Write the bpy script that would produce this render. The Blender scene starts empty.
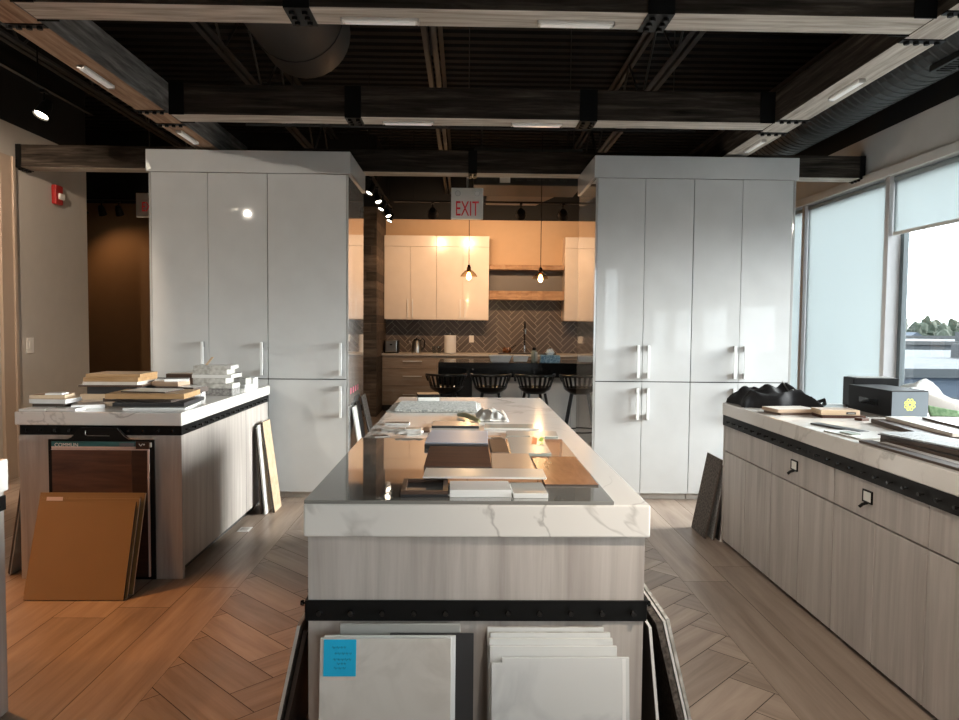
import bpy, bmesh, math, random
from mathutils import Vector, Matrix
R = random.Random(7)
SC = bpy.context.scene
COL = SC.collection
PI = math.pi

# ------------------------------------------------------------------ materials
def new_mat(name):
    m = bpy.data.materials.new(name); m.use_nodes = True
    nt = m.node_tree; b = nt.nodes['Principled BSDF']
    return m, nt, b

def plain(name, col, rough=.5, metal=0, spec=.5, coat=0, emit=None, es=0, bump=0, bscale=200):
    m, nt, b = new_mat(name)
    b.inputs['Base Color'].default_value = (*col, 1)
    b.inputs['Roughness'].default_value = rough
    b.inputs['Metallic'].default_value = metal
    b.inputs['Specular IOR Level'].default_value = spec
    b.inputs['Coat Weight'].default_value = coat
    b.inputs['Coat Roughness'].default_value = .03
    if emit:
        b.inputs['Emission Color'].default_value = (*emit, 1)
        b.inputs['Emission Strength'].default_value = es
    N = nt.nodes
    tc = N.new('ShaderNodeTexCoord'); no = N.new('ShaderNodeTexNoise'); no.inputs['Scale'].default_value = 6
    no.inputs['Detail'].default_value = 3
    nt.links.new(tc.outputs['Object'], no.inputs['Vector'])
    mx = N.new('ShaderNodeMix'); mx.data_type = 'RGBA'
    mx.inputs[6].default_value = (*[c * .93 for c in col], 1); mx.inputs[7].default_value = (*[min(1, c * 1.06) for c in col], 1)
    nt.links.new(no.outputs['Fac'], mx.inputs[0]); nt.links.new(mx.outputs[2], b.inputs['Base Color'])
    if bump:
        n2 = N.new('ShaderNodeTexNoise'); n2.inputs['Scale'].default_value = bscale
        nt.links.new(tc.outputs['Object'], n2.inputs['Vector'])
        bp = N.new('ShaderNodeBump'); bp.inputs['Strength'].default_value = bump; bp.inputs['Distance'].default_value = .002
        nt.links.new(n2.outputs['Fac'], bp.inputs['Height']); nt.links.new(bp.outputs['Normal'], b.inputs['Normal'])
    return m

def ramp(nt, stops):
    r = nt.nodes.new('ShaderNodeValToRGB'); e = r.color_ramp.elements
    while len(e) < len(stops): e.new(.5)
    for i, (p, c) in enumerate(stops):
        e[i].position = p; e[i].color = (*c, 1)
    return r

def grain(name, c1, c2, c3, scale=(1, 1, 1), rough=.5, coat=0, bump=.15, det=6, lo=.3, hi=.7, uv=False, tone=False, spec=.4, tvar=.3, tint=None):
    """wood grain: noise stretched by scale; random offset per object"""
    m, nt, b = new_mat(name); N = nt.nodes; L = nt.links
    tc = N.new('ShaderNodeTexCoord'); oi = N.new('ShaderNodeObjectInfo')
    mp = N.new('ShaderNodeMapping'); mp.inputs['Scale'].default_value = scale
    L.new(tc.outputs['UV' if uv else 'Object'], mp.inputs['Vector'])
    no = N.new('ShaderNodeTexNoise'); no.noise_dimensions = '4D'
    no.inputs['Scale'].default_value = 1; no.inputs['Detail'].default_value = det; no.inputs['Roughness'].default_value = .62
    no.inputs['Distortion'].default_value = .6
    mu = N.new('ShaderNodeMath'); mu.operation = 'MULTIPLY'; mu.inputs[1].default_value = 37
    L.new(oi.outputs['Random'], mu.inputs[0]); L.new(mu.outputs[0], no.inputs['W']); L.new(mp.outputs[0], no.inputs['Vector'])
    rp = ramp(nt, [(lo, c1), ((lo + hi) / 2, c2), (hi, c3)]); L.new(no.outputs['Fac'], rp.inputs[0])
    out = rp.outputs[0]
    if tone:
        at = N.new('ShaderNodeAttribute'); at.attribute_name = 'tone'
        mr = N.new('ShaderNodeMapRange'); mr.inputs['To Min'].default_value = 1 - tvar; mr.inputs['To Max'].default_value = 1 + tvar
        L.new(at.outputs['Fac'], mr.inputs['Value'])
        hs = N.new('ShaderNodeHueSaturation'); L.new(mr.outputs[0], hs.inputs['Value']); L.new(out, hs.inputs['Color']); out = hs.outputs[0]
    L.new(out, b.inputs['Base Color'])
    b.inputs['Roughness'].default_value = rough; b.inputs['Specular IOR Level'].default_value = spec
    b.inputs['Coat Weight'].default_value = coat
    if bump:
        bp = N.new('ShaderNodeBump'); bp.inputs['Strength'].default_value = bump; bp.inputs['Distance'].default_value = .003
        L.new(no.outputs['Fac'], bp.inputs['Height']); L.new(bp.outputs[0], b.inputs['Normal'])
    return m

def marble(name, base, vein, scale=2.2, rough=.12, width=.035, amt=.8):
    m, nt, b = new_mat(name); N = nt.nodes; L = nt.links
    tc = N.new('ShaderNodeTexCoord'); oi = N.new('ShaderNodeObjectInfo')
    n1 = N.new('ShaderNodeTexNoise'); n1.noise_dimensions = '4D'; n1.inputs['Scale'].default_value = scale; n1.inputs['Detail'].default_value = 5
    n1.inputs['Distortion'].default_value = 1.3
    mu = N.new('ShaderNodeMath'); mu.operation = 'MULTIPLY'; mu.inputs[1].default_value = 23
    L.new(oi.outputs['Random'], mu.inputs[0]); L.new(mu.outputs[0], n1.inputs['W']); L.new(tc.outputs['Object'], n1.inputs['Vector'])
    d = N.new('ShaderNodeMath'); d.operation = 'SUBTRACT'; d.inputs[1].default_value = .5; L.new(n1.outputs['Fac'], d.inputs[0])
    a = N.new('ShaderNodeMath'); a.operation = 'ABSOLUTE'; L.new(d.outputs[0], a.inputs[0])
    mr = N.new('ShaderNodeMapRange'); mr.inputs['From Max'].default_value = width; mr.inputs['To Min'].default_value = amt; mr.inputs['To Max'].default_value = 0
    L.new(a.outputs[0], mr.inputs['Value'])
    n2 = N.new('ShaderNodeTexNoise'); n2.inputs['Scale'].default_value = scale * .9; L.new(tc.outputs['Object'], n2.inputs['Vector'])
    m2 = N.new('ShaderNodeMath'); m2.operation = 'MULTIPLY'; L.new(mr.outputs[0], m2.inputs[0])
    mr2 = N.new('ShaderNodeMapRange'); mr2.inputs['From Min'].default_value = .42; mr2.inputs['From Max'].default_value = .62; L.new(n2.outputs['Fac'], mr2.inputs['Value'])
    L.new(mr2.outputs[0], m2.inputs[1])
    mx = N.new('ShaderNodeMix'); mx.data_type = 'RGBA'; mx.inputs[6].default_value = (*base, 1); mx.inputs[7].default_value = (*vein, 1)
    L.new(m2.outputs[0], mx.inputs[0]); L.new(mx.outputs[2], b.inputs['Base Color'])
    b.inputs['Roughness'].default_value = rough
    return m

def speckle(name, c1, c2, scale=180, rough=.6, bump=.3):
    m, nt, b = new_mat(name); N = nt.nodes; L = nt.links
    tc = N.new('ShaderNodeTexCoord'); no = N.new('ShaderNodeTexNoise'); no.inputs['Scale'].default_value = scale; no.inputs['Detail'].default_value = 2
    L.new(tc.outputs['Object'], no.inputs['Vector']); rp = ramp(nt, [(.38, c1), (.62, c2)]); L.new(no.outputs['Fac'], rp.inputs[0]); L.new(rp.outputs[0], b.inputs['Base Color'])
    b.inputs['Roughness'].default_value = rough
    bp = N.new('ShaderNodeBump'); bp.inputs['Strength'].default_value = bump; bp.inputs['Distance'].default_value = .003
    L.new(no.outputs['Fac'], bp.inputs['Height']); L.new(bp.outputs[0], b.inputs['Normal'])
    return m

def tone_mat(name, c1, c2, rough):
    """colour picked per face from the attribute tone"""
    m, nt, b = new_mat(name); at = nt.nodes.new('ShaderNodeAttribute'); at.attribute_name = 'tone'
    rp = ramp(nt, [(0, c1), (1, c2)]); nt.links.new(at.outputs['Fac'], rp.inputs[0]); nt.links.new(rp.outputs[0], b.inputs['Base Color'])
    b.inputs['Roughness'].default_value = rough
    return m

def clear(name, tint=(1, 1, 1), gloss=.1, rough=0):
    m, nt, b = new_mat(name); N = nt.nodes; nt.nodes.remove(b)
    out = N['Material Output']; t = N.new('ShaderNodeBsdfTransparent'); t.inputs[0].default_value = (*tint, 1)
    g = N.new('ShaderNodeBsdfGlossy'); g.inputs['Roughness'].default_value = rough
    fr = N.new('ShaderNodeLayerWeight'); fr.inputs[0].default_value = .5
    pw = N.new('ShaderNodeMath'); pw.operation = 'POWER'; pw.inputs[1].default_value = 5; nt.links.new(fr.outputs['Facing'], pw.inputs[0])
    mr = N.new('ShaderNodeMapRange'); mr.inputs['To Min'].default_value = .035; nt.links.new(pw.outputs[0], mr.inputs['Value'])
    mx = N.new('ShaderNodeMixShader'); nt.links.new(mr.outputs[0], mx.inputs[0]); nt.links.new(t.outputs[0], mx.inputs[1]); nt.links.new(g.outputs[0], mx.inputs[2])
    nt.links.new(mx.outputs[0], out.inputs[0])
    return m

def shade_fabric(name, col, trans):
    m, nt, b = new_mat(name); N = nt.nodes; nt.nodes.remove(b); out = N['Material Output']
    d = N.new('ShaderNodeBsdfDiffuse'); d.inputs[0].default_value = (*col, 1)
    t = N.new('ShaderNodeBsdfTranslucent'); t.inputs[0].default_value = (*col, 1)
    mx = N.new('ShaderNodeMixShader'); mx.inputs[0].default_value = trans
    tc = N.new('ShaderNodeTexCoord'); wv = N.new('ShaderNodeTexNoise'); wv.inputs['Scale'].default_value = 3
    nt.links.new(tc.outputs['Object'], wv.inputs['Vector'])
    nt.links.new(d.outputs[0], mx.inputs[1]); nt.links.new(t.outputs[0], mx.inputs[2]); nt.links.new(mx.outputs[0], out.inputs[0])
    return m

def glow(name, col, s):
    m, nt, b = new_mat(name); b.inputs['Base Color'].default_value = (.8, .8, .8, 1)
    b.inputs['Emission Color'].default_value = (*col, 1); b.inputs['Emission Strength'].default_value = s
    return m

M = {}
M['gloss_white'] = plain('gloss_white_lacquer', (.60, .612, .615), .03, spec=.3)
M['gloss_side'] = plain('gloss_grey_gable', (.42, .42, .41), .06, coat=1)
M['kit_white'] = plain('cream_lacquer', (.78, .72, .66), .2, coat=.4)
M['seam'] = plain('seam_dark', (.05, .05, .05), .7)
M['laminate'] = grain('taupe_laminate', (.32, .285, .26), (.43, .39, .36), (.54, .50, .465), (17, 17, .9), .42, bump=.05, det=5, lo=.28, hi=.72)
M['laminate_y'] = M['laminate']
M['marble'] = marble('white_marble', (.70, .675, .64), (.25, .23, .21), 1.9, .12, .018, .65)
M['marble_tile'] = marble('pale_marble_tile', (.66, .67, .66), (.45, .46, .47), 2.6, .07, .06, .7)
M['slab'] = plain('polished_grey_slab', (.20, .195, .18), .05, coat=1)
M['black'] = plain('black_metal', (.006, .006, .006), .45, spec=.15)
M['black_gloss'] = plain('black_gloss', (.008, .008, .008), .14, spec=.3)
M['black_soft'] = plain('black_fabric', (.008, .008, .01), .85, bump=.4, bscale=400)
M['stool'] = plain('black_painted_steel', (.008, .008, .008), .28)
M['ceil_black'] = plain('black_ceiling_paint', (.012, .0125, .013), .7, spec=.2)
M['joist'] = plain('dark_grey_steel', (.035, .035, .035), .55)
M['duct'] = plain('black_duct', (.022, .024, .024), .5)
M['duct_grey'] = plain('dark_grey_duct', (.06, .06, .06), .55)
M['wall'] = plain('warm_grey_wall', (.50, .47, .43), .75, spec=.2)
M['wall_r'] = plain('pale_grey_wall', (.58, .56, .54), .75, spec=.2)
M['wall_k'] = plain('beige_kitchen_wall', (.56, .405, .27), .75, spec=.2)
M['wall_brown'] = plain('brown_wall', (.17, .095, .045), .7, spec=.2)
M['trim'] = plain('white_trim', (.62, .60, .57), .4)
M['trim_warm'] = plain('tan_trim', (.42, .33, .26), .4)
M['post'] = plain('window_post_grey', (.50, .485, .48), .45)
M['frame_dark'] = plain('dark_window_frame', (.07, .085, .09), .4)
M['shade'] = shade_fabric('roller_shade_fabric', (.46, .495, .505), .55)
M['timber'] = grain('weathered_timber', (.010, .008, .006), (.040, .032, .026), (.11, .09, .073), (2.2, 30, 30), .9, bump=1, det=9, spec=.15, lo=.3, hi=.72)
M['timber2'] = grain('weathered_grey_timber', (.05, .046, .042), (.19, .175, .16), (.38, .36, .335), (2.2, 28, 28), .9, bump=1, det=9, spec=.15, lo=.3, hi=.72)
M['timber_bounce'] = grain('bounce_lit_timber', (.22, .19, .16), (.46, .42, .37), (.66, .62, .57), (2.2, 28, 28), .85, bump=.9, det=9, lo=.28, hi=.7, spec=.15)  # underside colour lightened to stand in for light bounced from the windows
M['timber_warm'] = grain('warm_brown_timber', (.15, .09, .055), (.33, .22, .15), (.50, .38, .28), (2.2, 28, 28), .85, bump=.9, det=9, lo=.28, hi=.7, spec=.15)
M['floor'] = grain('oak_floor', (.21, .155, .12), (.31, .24, .19), (.40, .32, .26), (1.2, 16, 1), .36, bump=.08, det=8, lo=.3, hi=.72, uv=True, tone=True, tvar=.17)
M['floor_gap'] = plain('floor_gap', (.04, .028, .02), .9)
M['tile_bs'] = tone_mat('brown_grey_tile', (.075, .062, .056), (.125, .105, .095), .3)
M['grout'] = plain('pale_grout', (.36, .33, .29), .9)
M['plank'] = grain('rustic_plank', (.06, .042, .03), (.13, .095, .07), (.22, .165, .12), (2, 18, 18), .8, bump=.5, tone=True, tvar=.45)
M['taupe'] = grain('taupe_wood_front', (.28, .22, .175), (.36, .29, .235), (.44, .37, .31), (2, 2, 26), .5, bump=.05)
M['shelf'] = grain('live_edge_wood', (.20, .11, .06), (.36, .22, .125), (.5, .33, .2), (2, 20, 20), .5)
M['shelf_white'] = M['kit_white']
M['grey_paint'] = plain('dark_grey_panel', (.13, .125, .12), .5)
M['chrome'] = plain('chrome', (.6, .6, .6), .18, metal=1)
M['steel'] = plain('brushed_steel', (.5, .49, .47), .28, metal=1)
M['acrylic'] = plain('frosted_acrylic', (.86, .88, .88), .15)
M['white'] = plain('white_plastic', (.78, .77, .74), .4)
M['paper'] = plain('white_paper', (.80, .82, .83), .7, bump=.3, bscale=30)
M['paper_thin'] = shade_fabric('thin_white_paper', (.80, .81, .81), .45)
M['red'] = plain('red_plastic', (.38, .02, .02), .35)
M['exit_face'] = plain('exit_sign_face', (.85, .84, .79), .5)
M['exit_red'] = plain('exit_red', (.55, .01, .02), .4, emit=(1, .02, .03), es=.08)
M['bulb'] = glow('filament_bulb', (1, .62, .25), 14)
M['lens'] = glow('spot_lens', (1, .86, .66), 16)
M['lens_off'] = plain('spot_lens_dim', (.5, .47, .42), .15)
M['led'] = plain('led_diffuser', (.80, .78, .76), .3, emit=(1, .96, .9), es=.12)
M['amber_glass'] = clear('clear_lamp_glass', (.92, .85, .75))
M['glass'] = clear('window_glass', (.96, .985, .985))
M['bottle_glass'] = clear('tumbler_glass', (.85, .87, .87))
M['copper'] = plain('copper', (.55, .26, .14), .25, metal=1)
M['tissue_box'] = speckle('blue_tissue_box', (.10, .22, .34), (.35, .52, .62), 60, .6, .05)
M['tan_board'] = plain('tan_board', (.235, .14, .05), .5)
M['board_edge'] = plain('board_edge', (.60, .47, .33), .6)
M['dark_edge'] = plain('dark_board_edge', (.07, .05, .04), .6)
M['cherry'] = grain('dark_cherry_plank', (.045, .018, .010), (.085, .034, .018), (.13, .055, .03), (3, 3, 30), .35, bump=.05)
M['cherry_dark'] = grain('darker_cherry_plank', (.025, .010, .006), (.04, .017, .010), (.06, .026, .014), (3, 3, 30), .35, bump=.05)
M['walnut'] = grain('walnut_sample', (.030, .012, .008), (.055, .022, .014), (.085, .036, .022), (3, 22, 3), .6, bump=.1, spec=.2)
M['oak'] = grain('pale_oak_sample', (.42, .30, .19), (.55, .41, .27), (.66, .52, .37), (3, 20, 20), .45, bump=.05)
M['honey'] = grain('honey_oak_sample', (.30, .17, .075), (.41, .25, .12), (.50, .33, .18), (3, 20, 20), .4, bump=.05)
M['brown_sheet'] = grain('brown_grained_sheet', (.20, .085, .035), (.30, .135, .06), (.38, .19, .09), (20, 3, 3), .25, bump=.05)
M['tan_tile'] = plain('tan_tile', (.46, .34, .25), .25)
M['grey_tile'] = plain('grey_tile', (.36, .36, .34), .25)
M['green_tile'] = plain('grey_green_tile', (.30, .34, .31), .15)
M['blue_sheet'] = plain('blue_grey_laminate', (.33, .37, .46), .35)
M['dark_sample'] = plain('charcoal_sample', (.03, .03, .032), .35)
M['brown_dark'] = plain('dark_brown_sample', (.085, .05, .035), .35)
M['cream_tile'] = marble('cream_stone_tile', (.62, .58, .53), (.46, .42, .37), 5, .35, .10, .5)
M['white_tile'] = plain('white_glazed_tile', (.80, .80, .79), .12)
M['white_core'] = plain('white_tile_edge', (.70, .70, .68), .6)
M['stone_grey'] = speckle('split_grey_stone', (.34, .33, .30), (.58, .57, .54), 25, .7, .5)
M['carpet'] = speckle('grey_white_carpet', (.30, .32, .31), (.62, .63, .61), 90, .95, 1)
M['fringe'] = plain('carpet_fringe', (.6, .6, .58), .9)
M['dark_carpet'] = speckle('dark_brown_textured_board', (.04, .032, .027), (.13, .11, .095), 70, .9, .6)
M['grey_slate'] = speckle('grey_textured_board', (.16, .155, .15), (.30, .29, .28), 60, .8, .4)
M['silver'] = plain('silver_foil', (.62, .62, .6), .3, metal=.35)
M['olive'] = plain('olive_sample', (.20, .20, .10), .4)
M['teal'] = plain('teal_card', (.02, .11, .12), .45)
M['pinkwhite'] = plain('pale_pink_card', (.6, .47, .42), .5)
M['sticky'] = plain('bright_blue_sticky_note', (.0, .42, .70), .6)
M['ink'] = plain('dark_blue_ink', (.01, .12, .22), .7)
M['emblem'] = plain('yellow_green_emblem', (.62, .66, .10), .5)
M['box_black'] = plain('black_cardboard', (.010, .010, .011), .5, spec=.15)
M['box_grey'] = plain('blue_grey_cardboard', (.085, .105, .125), .5)
M['green_print'] = speckle('green_turf_print', (.045, .105, .035), (.10, .17, .075), 40, .8, .2)
M['brown_paper'] = plain('brown_grey_paper', (.20, .18, .16), .7)
M['orange'] = plain('orange_print', (.8, .28, .10), .5)
M['leafgreen'] = plain('green_print', (.35, .55, .08), .5)
M['mosaic'] = plain('pale_mosaic_chip', (.40, .43, .45), .5)
M['dried'] = plain('toe_kick_dark', (.05, .045, .04), .7)
M['pink'] = plain('pink_reflection', (.75, .18, .26), .5)  # colour of the reflections painted on the glossy cabinet side
M['label_white'] = plain('label_card', (.75, .74, .70), .5)
# outdoors
M['grass_out'] = plain('field_green', (.028, .04, .022), .95)
M['asphalt'] = plain('asphalt', (.05, .055, .06), .95)
M['roof_blue'] = plain('pale_blue_roof', (.013, .018, .022), .8)
M['roof_white'] = plain('pale_roof', (.03, .033, .035), .8)
M['bldg_wall'] = plain('blue_grey_cladding', (.018, .030, .048), .8)
M['bldg_pale'] = plain('pale_cladding', (.025, .031, .036), .8)
M['leaf'] = plain('tree_leaf', (.020, .028, .018), .95)
M['leaf2'] = plain('tree_leaf_pale', (.030, .038, .026), .95)
M['bark'] = plain('bark', (.03, .022, .016), .95)
M['hvac'] = plain('grey_unit', (.02, .023, .026), .7)

# ------------------------------------------------------------------ geometry
class G:
    def __init__(s):
        s.bm = bmesh.new(); s.tone = None
    def face(s, pts, m=0):
        try: f = s.bm.faces.new([s.bm.verts.new(p) for p in pts])
        except ValueError: return None
        f.material_index = m; return f
    def box(s, x0, x1, y0, y1, z0, z1, m=0, mtop=None, mfront=None, mbot=None):
        v = [s.bm.verts.new((x, y, z)) for x in (x0, x1) for y in (y0, y1) for z in (z0, z1)]
        for k, idx in enumerate(((0, 1, 3, 2), (4, 6, 7, 5), (0, 4, 5, 1), (2, 3, 7, 6), (0, 2, 6, 4), (1, 5, 7, 3))):
            f = s.bm.faces.new([v[i] for i in idx]); f.material_index = m
            if k == 5 and mtop is not None: f.material_index = mtop
            if k == 2 and mfront is not None: f.material_index = mfront
            if k == 4 and mbot is not None: f.material_index = mbot
        return s
    def obox(s, c, ax, ay, az, m=0, mtop=None):
        """oriented box: centre c and half-extent vectors"""
        c, ax, ay, az = map(Vector, (c, ax, ay, az))
        v = [s.bm.verts.new(c + i * ax + j * ay + k * az) for i in (-1, 1) for j in (-1, 1) for k in (-1, 1)]
        for k, idx in enumerate(((0, 1, 3, 2), (4, 6, 7, 5), (0, 4, 5, 1), (2, 3, 7, 6), (0, 2, 6, 4), (1, 5, 7, 3))):
            f = s.bm.faces.new([v[i] for i in idx]); f.material_index = m
            if k == 5 and mtop is not None: f.material_index = mtop
        return s
    def cyl(s, p0, p1, r0, r1=None, n=14, m=0, caps=True):
        p0, p1 = Vector(p0), Vector(p1); r1 = r0 if r1 is None else r1
        d = (p1 - p0).normalized(); a = d.orthogonal().normalized(); b = d.cross(a)
        A = [s.bm.verts.new(p0 + r0 * (math.cos(t) * a + math.sin(t) * b)) for t in [2 * PI * i / n for i in range(n)]]
        B = [s.bm.verts.new(p1 + r1 * (math.cos(t) * a + math.sin(t) * b)) for t in [2 * PI * i / n for i in range(n)]]
        for i in range(n):
            s.bm.faces.new((A[i], A[(i + 1) % n], B[(i + 1) % n], B[i])).material_index = m
        if caps:
            s.bm.faces.new(A[::-1]).material_index = m; s.bm.faces.new(B).material_index = m
        return s
    def tube(s, pts, r, n=8, m=0):
        pts = [Vector(p) for p in pts]
        rings = []; a = None
        for i, p in enumerate(pts):
            d = (pts[min(i + 1, len(pts) - 1)] - pts[max(i - 1, 0)]).normalized()
            a = d.orthogonal().normalized() if a is None else (a - d * a.dot(d)).normalized()
            b = d.cross(a); rr = r[i] if isinstance(r, (list, tuple)) else r
            rings.append([s.bm.verts.new(p + rr * (math.cos(2 * PI * k / n) * a + math.sin(2 * PI * k / n) * b)) for k in range(n)])
        for A, B in zip(rings, rings[1:]):
            for k in range(n): s.bm.faces.new((A[k], A[(k + 1) % n], B[(k + 1) % n], B[k])).material_index = m
        s.bm.faces.new(rings[0][::-1]).material_index = m; s.bm.faces.new(rings[-1]).material_index = m
        return s
    def lathe(s, prof, c=(0, 0, 0), n=24, m=0, closed=False):
        c = Vector(c); rings = []
        for r, z in prof:
            if r < 1e-6: rings.append([s.bm.verts.new(c + Vector((0, 0, z)))])
            else: rings.append([s.bm.verts.new(c + Vector((r * math.cos(2 * PI * k / n), r * math.sin(2 * PI * k / n), z))) for k in range(n)])
        for A, B in zip(rings, rings[1:]):
            for k in range(n):
                k2 = (k + 1) % n
                if len(A) == 1 and len(B) == 1: continue
                if len(A) == 1: f = (A[0], B[k2], B[k])
                elif len(B) == 1: f = (A[k], A[k2], B[0])
                else: f = (A[k], A[k2], B[k2], B[k])
                s.bm.faces.new(f).material_index = m
        return s
    def prism(s, poly, z0, z1, fn=lambda a, b, c: (a, b, c), m=0):
        A = [s.bm.verts.new(fn(a, b, z0)) for a, b in poly]; B = [s.bm.verts.new(fn(a, b, z1)) for a, b in poly]
        n = len(poly)
        for i in range(n): s.bm.faces.new((A[i], A[(i + 1) % n], B[(i + 1) % n], B[i])).material_index = m
        s.bm.faces.new(A[::-1]).material_index = m; s.bm.faces.new(B).material_index = m
        return s
    def blob(s, c, rx, ry, rz, sub=2, amp=.25, seed=0, m=0):
        r = random.Random(seed); t = bmesh.ops.create_icosphere(s.bm, subdivisions=sub, radius=1)
        for v in t['verts']:
            k = 1 + amp * (r.random() - .5) * 2
            v.co = Vector(c) + Vector((v.co.x * rx * k, v.co.y * ry * k, v.co.z * rz * k))
            for f in v.link_faces: f.material_index = m
        return s
    def obj(s, name, mats, parent=None, bevel=0, smooth=False, local=False, seg=2):
        bmesh.ops.recalc_face_normals(s.bm, faces=s.bm.faces[:])
        me = bpy.data.meshes.new(name); s.bm.to_mesh(me); s.bm.free()
        o = bpy.data.objects.new(name, me); COL.objects.link(o)
        for q in (mats if isinstance(mats, (list, tuple)) else [mats]): me.materials.append(M[q] if isinstance(q, str) else q)
        if smooth:
            for p in me.polygons: p.use_smooth = True
            mo = o.modifiers.new('edges', 'EDGE_SPLIT'); mo.split_angle = math.radians(40)
        if bevel:
            mo = o.modifiers.new('bevel', 'BEVEL'); mo.width = bevel; mo.segments = seg; mo.limit_method = 'ANGLE'; mo.angle_limit = math.radians(50)
        if parent:
            o.parent = parent
            if not local:
                off = Vector((0, 0, 0)); q = parent
                while q: off += q.location; q = q.parent
                me.transform(Matrix.Translation(-off))
        elif not local:
            xs = [v.co for v in me.vertices]
            c = Vector(((min(v.x for v in xs) + max(v.x for v in xs)) / 2, (min(v.y for v in xs) + max(v.y for v in xs)) / 2, min(v.z for v in xs)))
            me.transform(Matrix.Translation(-c)); o.location = c
        return o

def tag(o, label, cat, group=None):
    o['label'] = label; o['category'] = cat; o['kind'] = 'thing'
    if group: o['group'] = group
    return o
def thing(name, label, cat, loc=(0, 0, 0), rz=0, group=None):
    o = bpy.data.objects.new(name, None); COL.objects.link(o); o.location = loc; o.rotation_euler = (0, 0, rz); o.empty_display_size = .05
    return tag(o, label, cat, group)
def struct(o, label, cat='wall'):
    o['kind'] = 'structure'; o['label'] = label; o['category'] = cat
    return o
def copy_tree(o, parent=None):
    c = o.copy(); COL.objects.link(c)
    if parent: c.parent = parent
    for ch in list(o.children): copy_tree(ch, c)
    return c
def dup(o, loc, rz=None, label=None, group=None):
    c = copy_tree(o); c.location = loc
    if rz is not None: c.rotation_euler = (0, 0, rz)
    if label: c['label'] = label
    if group: c['group'] = group
    return c
def text_part(name, body, size, mat, parent, mtx, ext=.0006, align='CENTER'):
    cu = bpy.data.curves.new(name, 'FONT'); cu.body = body; cu.size = size; cu.extrude = ext; cu.align_x = align; cu.align_y = 'CENTER'
    t = bpy.data.objects.new(name, cu); COL.objects.link(t)
    dg = bpy.context.evaluated_depsgraph_get(); me = bpy.data.meshes.new_from_object(t.evaluated_get(dg))
    bpy.data.objects.remove(t)
    me.transform(mtx); off = Vector((0, 0, 0)); q = parent
    while q: off += q.location; q = q.parent
    me.transform(Matrix.Translation(-off)); me.materials.clear(); me.materials.append(M[mat])
    o = bpy.data.objects.new(name, me); COL.objects.link(o); o.parent = parent
    return o
FRONT = lambda x, y, z: Matrix.Translation((x, y, z)) @ Matrix.Rotation(PI / 2, 4, 'X')   # text facing -Y

# ------------------------------------------------------------------ herringbone helper
def clip(poly, x0, x1, y0, y1):
    for ax, val, sg in ((0, x0, 1), (0, x1, -1), (1, y0, 1), (1, y1, -1)):
        out = []
        for i in range(len(poly)):
            a, b = poly[i], poly[(i + 1) % len(poly)]
            ia, ib = sg * (a[ax] - val) >= 0, sg * (b[ax] - val) >= 0
            if ia: out.append(a)
            if ia != ib:
                t = (val - a[ax]) / (b[ax] - a[ax]); out.append(tuple(a[k] + t * (b[k] - a[k]) for k in range(4)))
        poly = out
        if len(poly) < 3: return []
    return poly
def herringbone(x0, x1, y0, y1, W, n, gap, ox=0, oy=0, more=0):
    """yields clipped polygons of (x, y, u, v)"""
    c = math.sqrt(.5); span = int((max(x1 - x0, y1 - y0) * 1.6) / W) + 2 * n + more
    cx, cy = (x0 + x1) / 2 + ox, (y0 + y1) / 2 + oy
    for j in range(-span, span):
        for k in range(-span // n, span // n):
            for kind in (0, 1):
                if kind == 0: ax, ay, w, h = j + 2 * n * k, j, n, 1
                else: ax, ay, w, h = j, j - 2 * n + 1 + 2 * n * k, 1, n
                if abs(ax) > span or abs(ay) > span: continue
                g = gap / W / 2
                pts = []
                for (px, py) in ((ax + g, ay + g), (ax + w - g, ay + g), (ax + w - g, ay + h - g), (ax + g, ay + h - g)):
                    X, Y = px * W, py * W
                    u, v = ((px - ax) * W, (py - ay) * W) if kind == 0 else ((py - ay) * W, (px - ax) * W)
                    pts.append((cx + c * (X - Y), cy + c * (X + Y), u, v))
                p = clip(pts, x0, x1, y0, y1)
                if p: yield p

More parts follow.
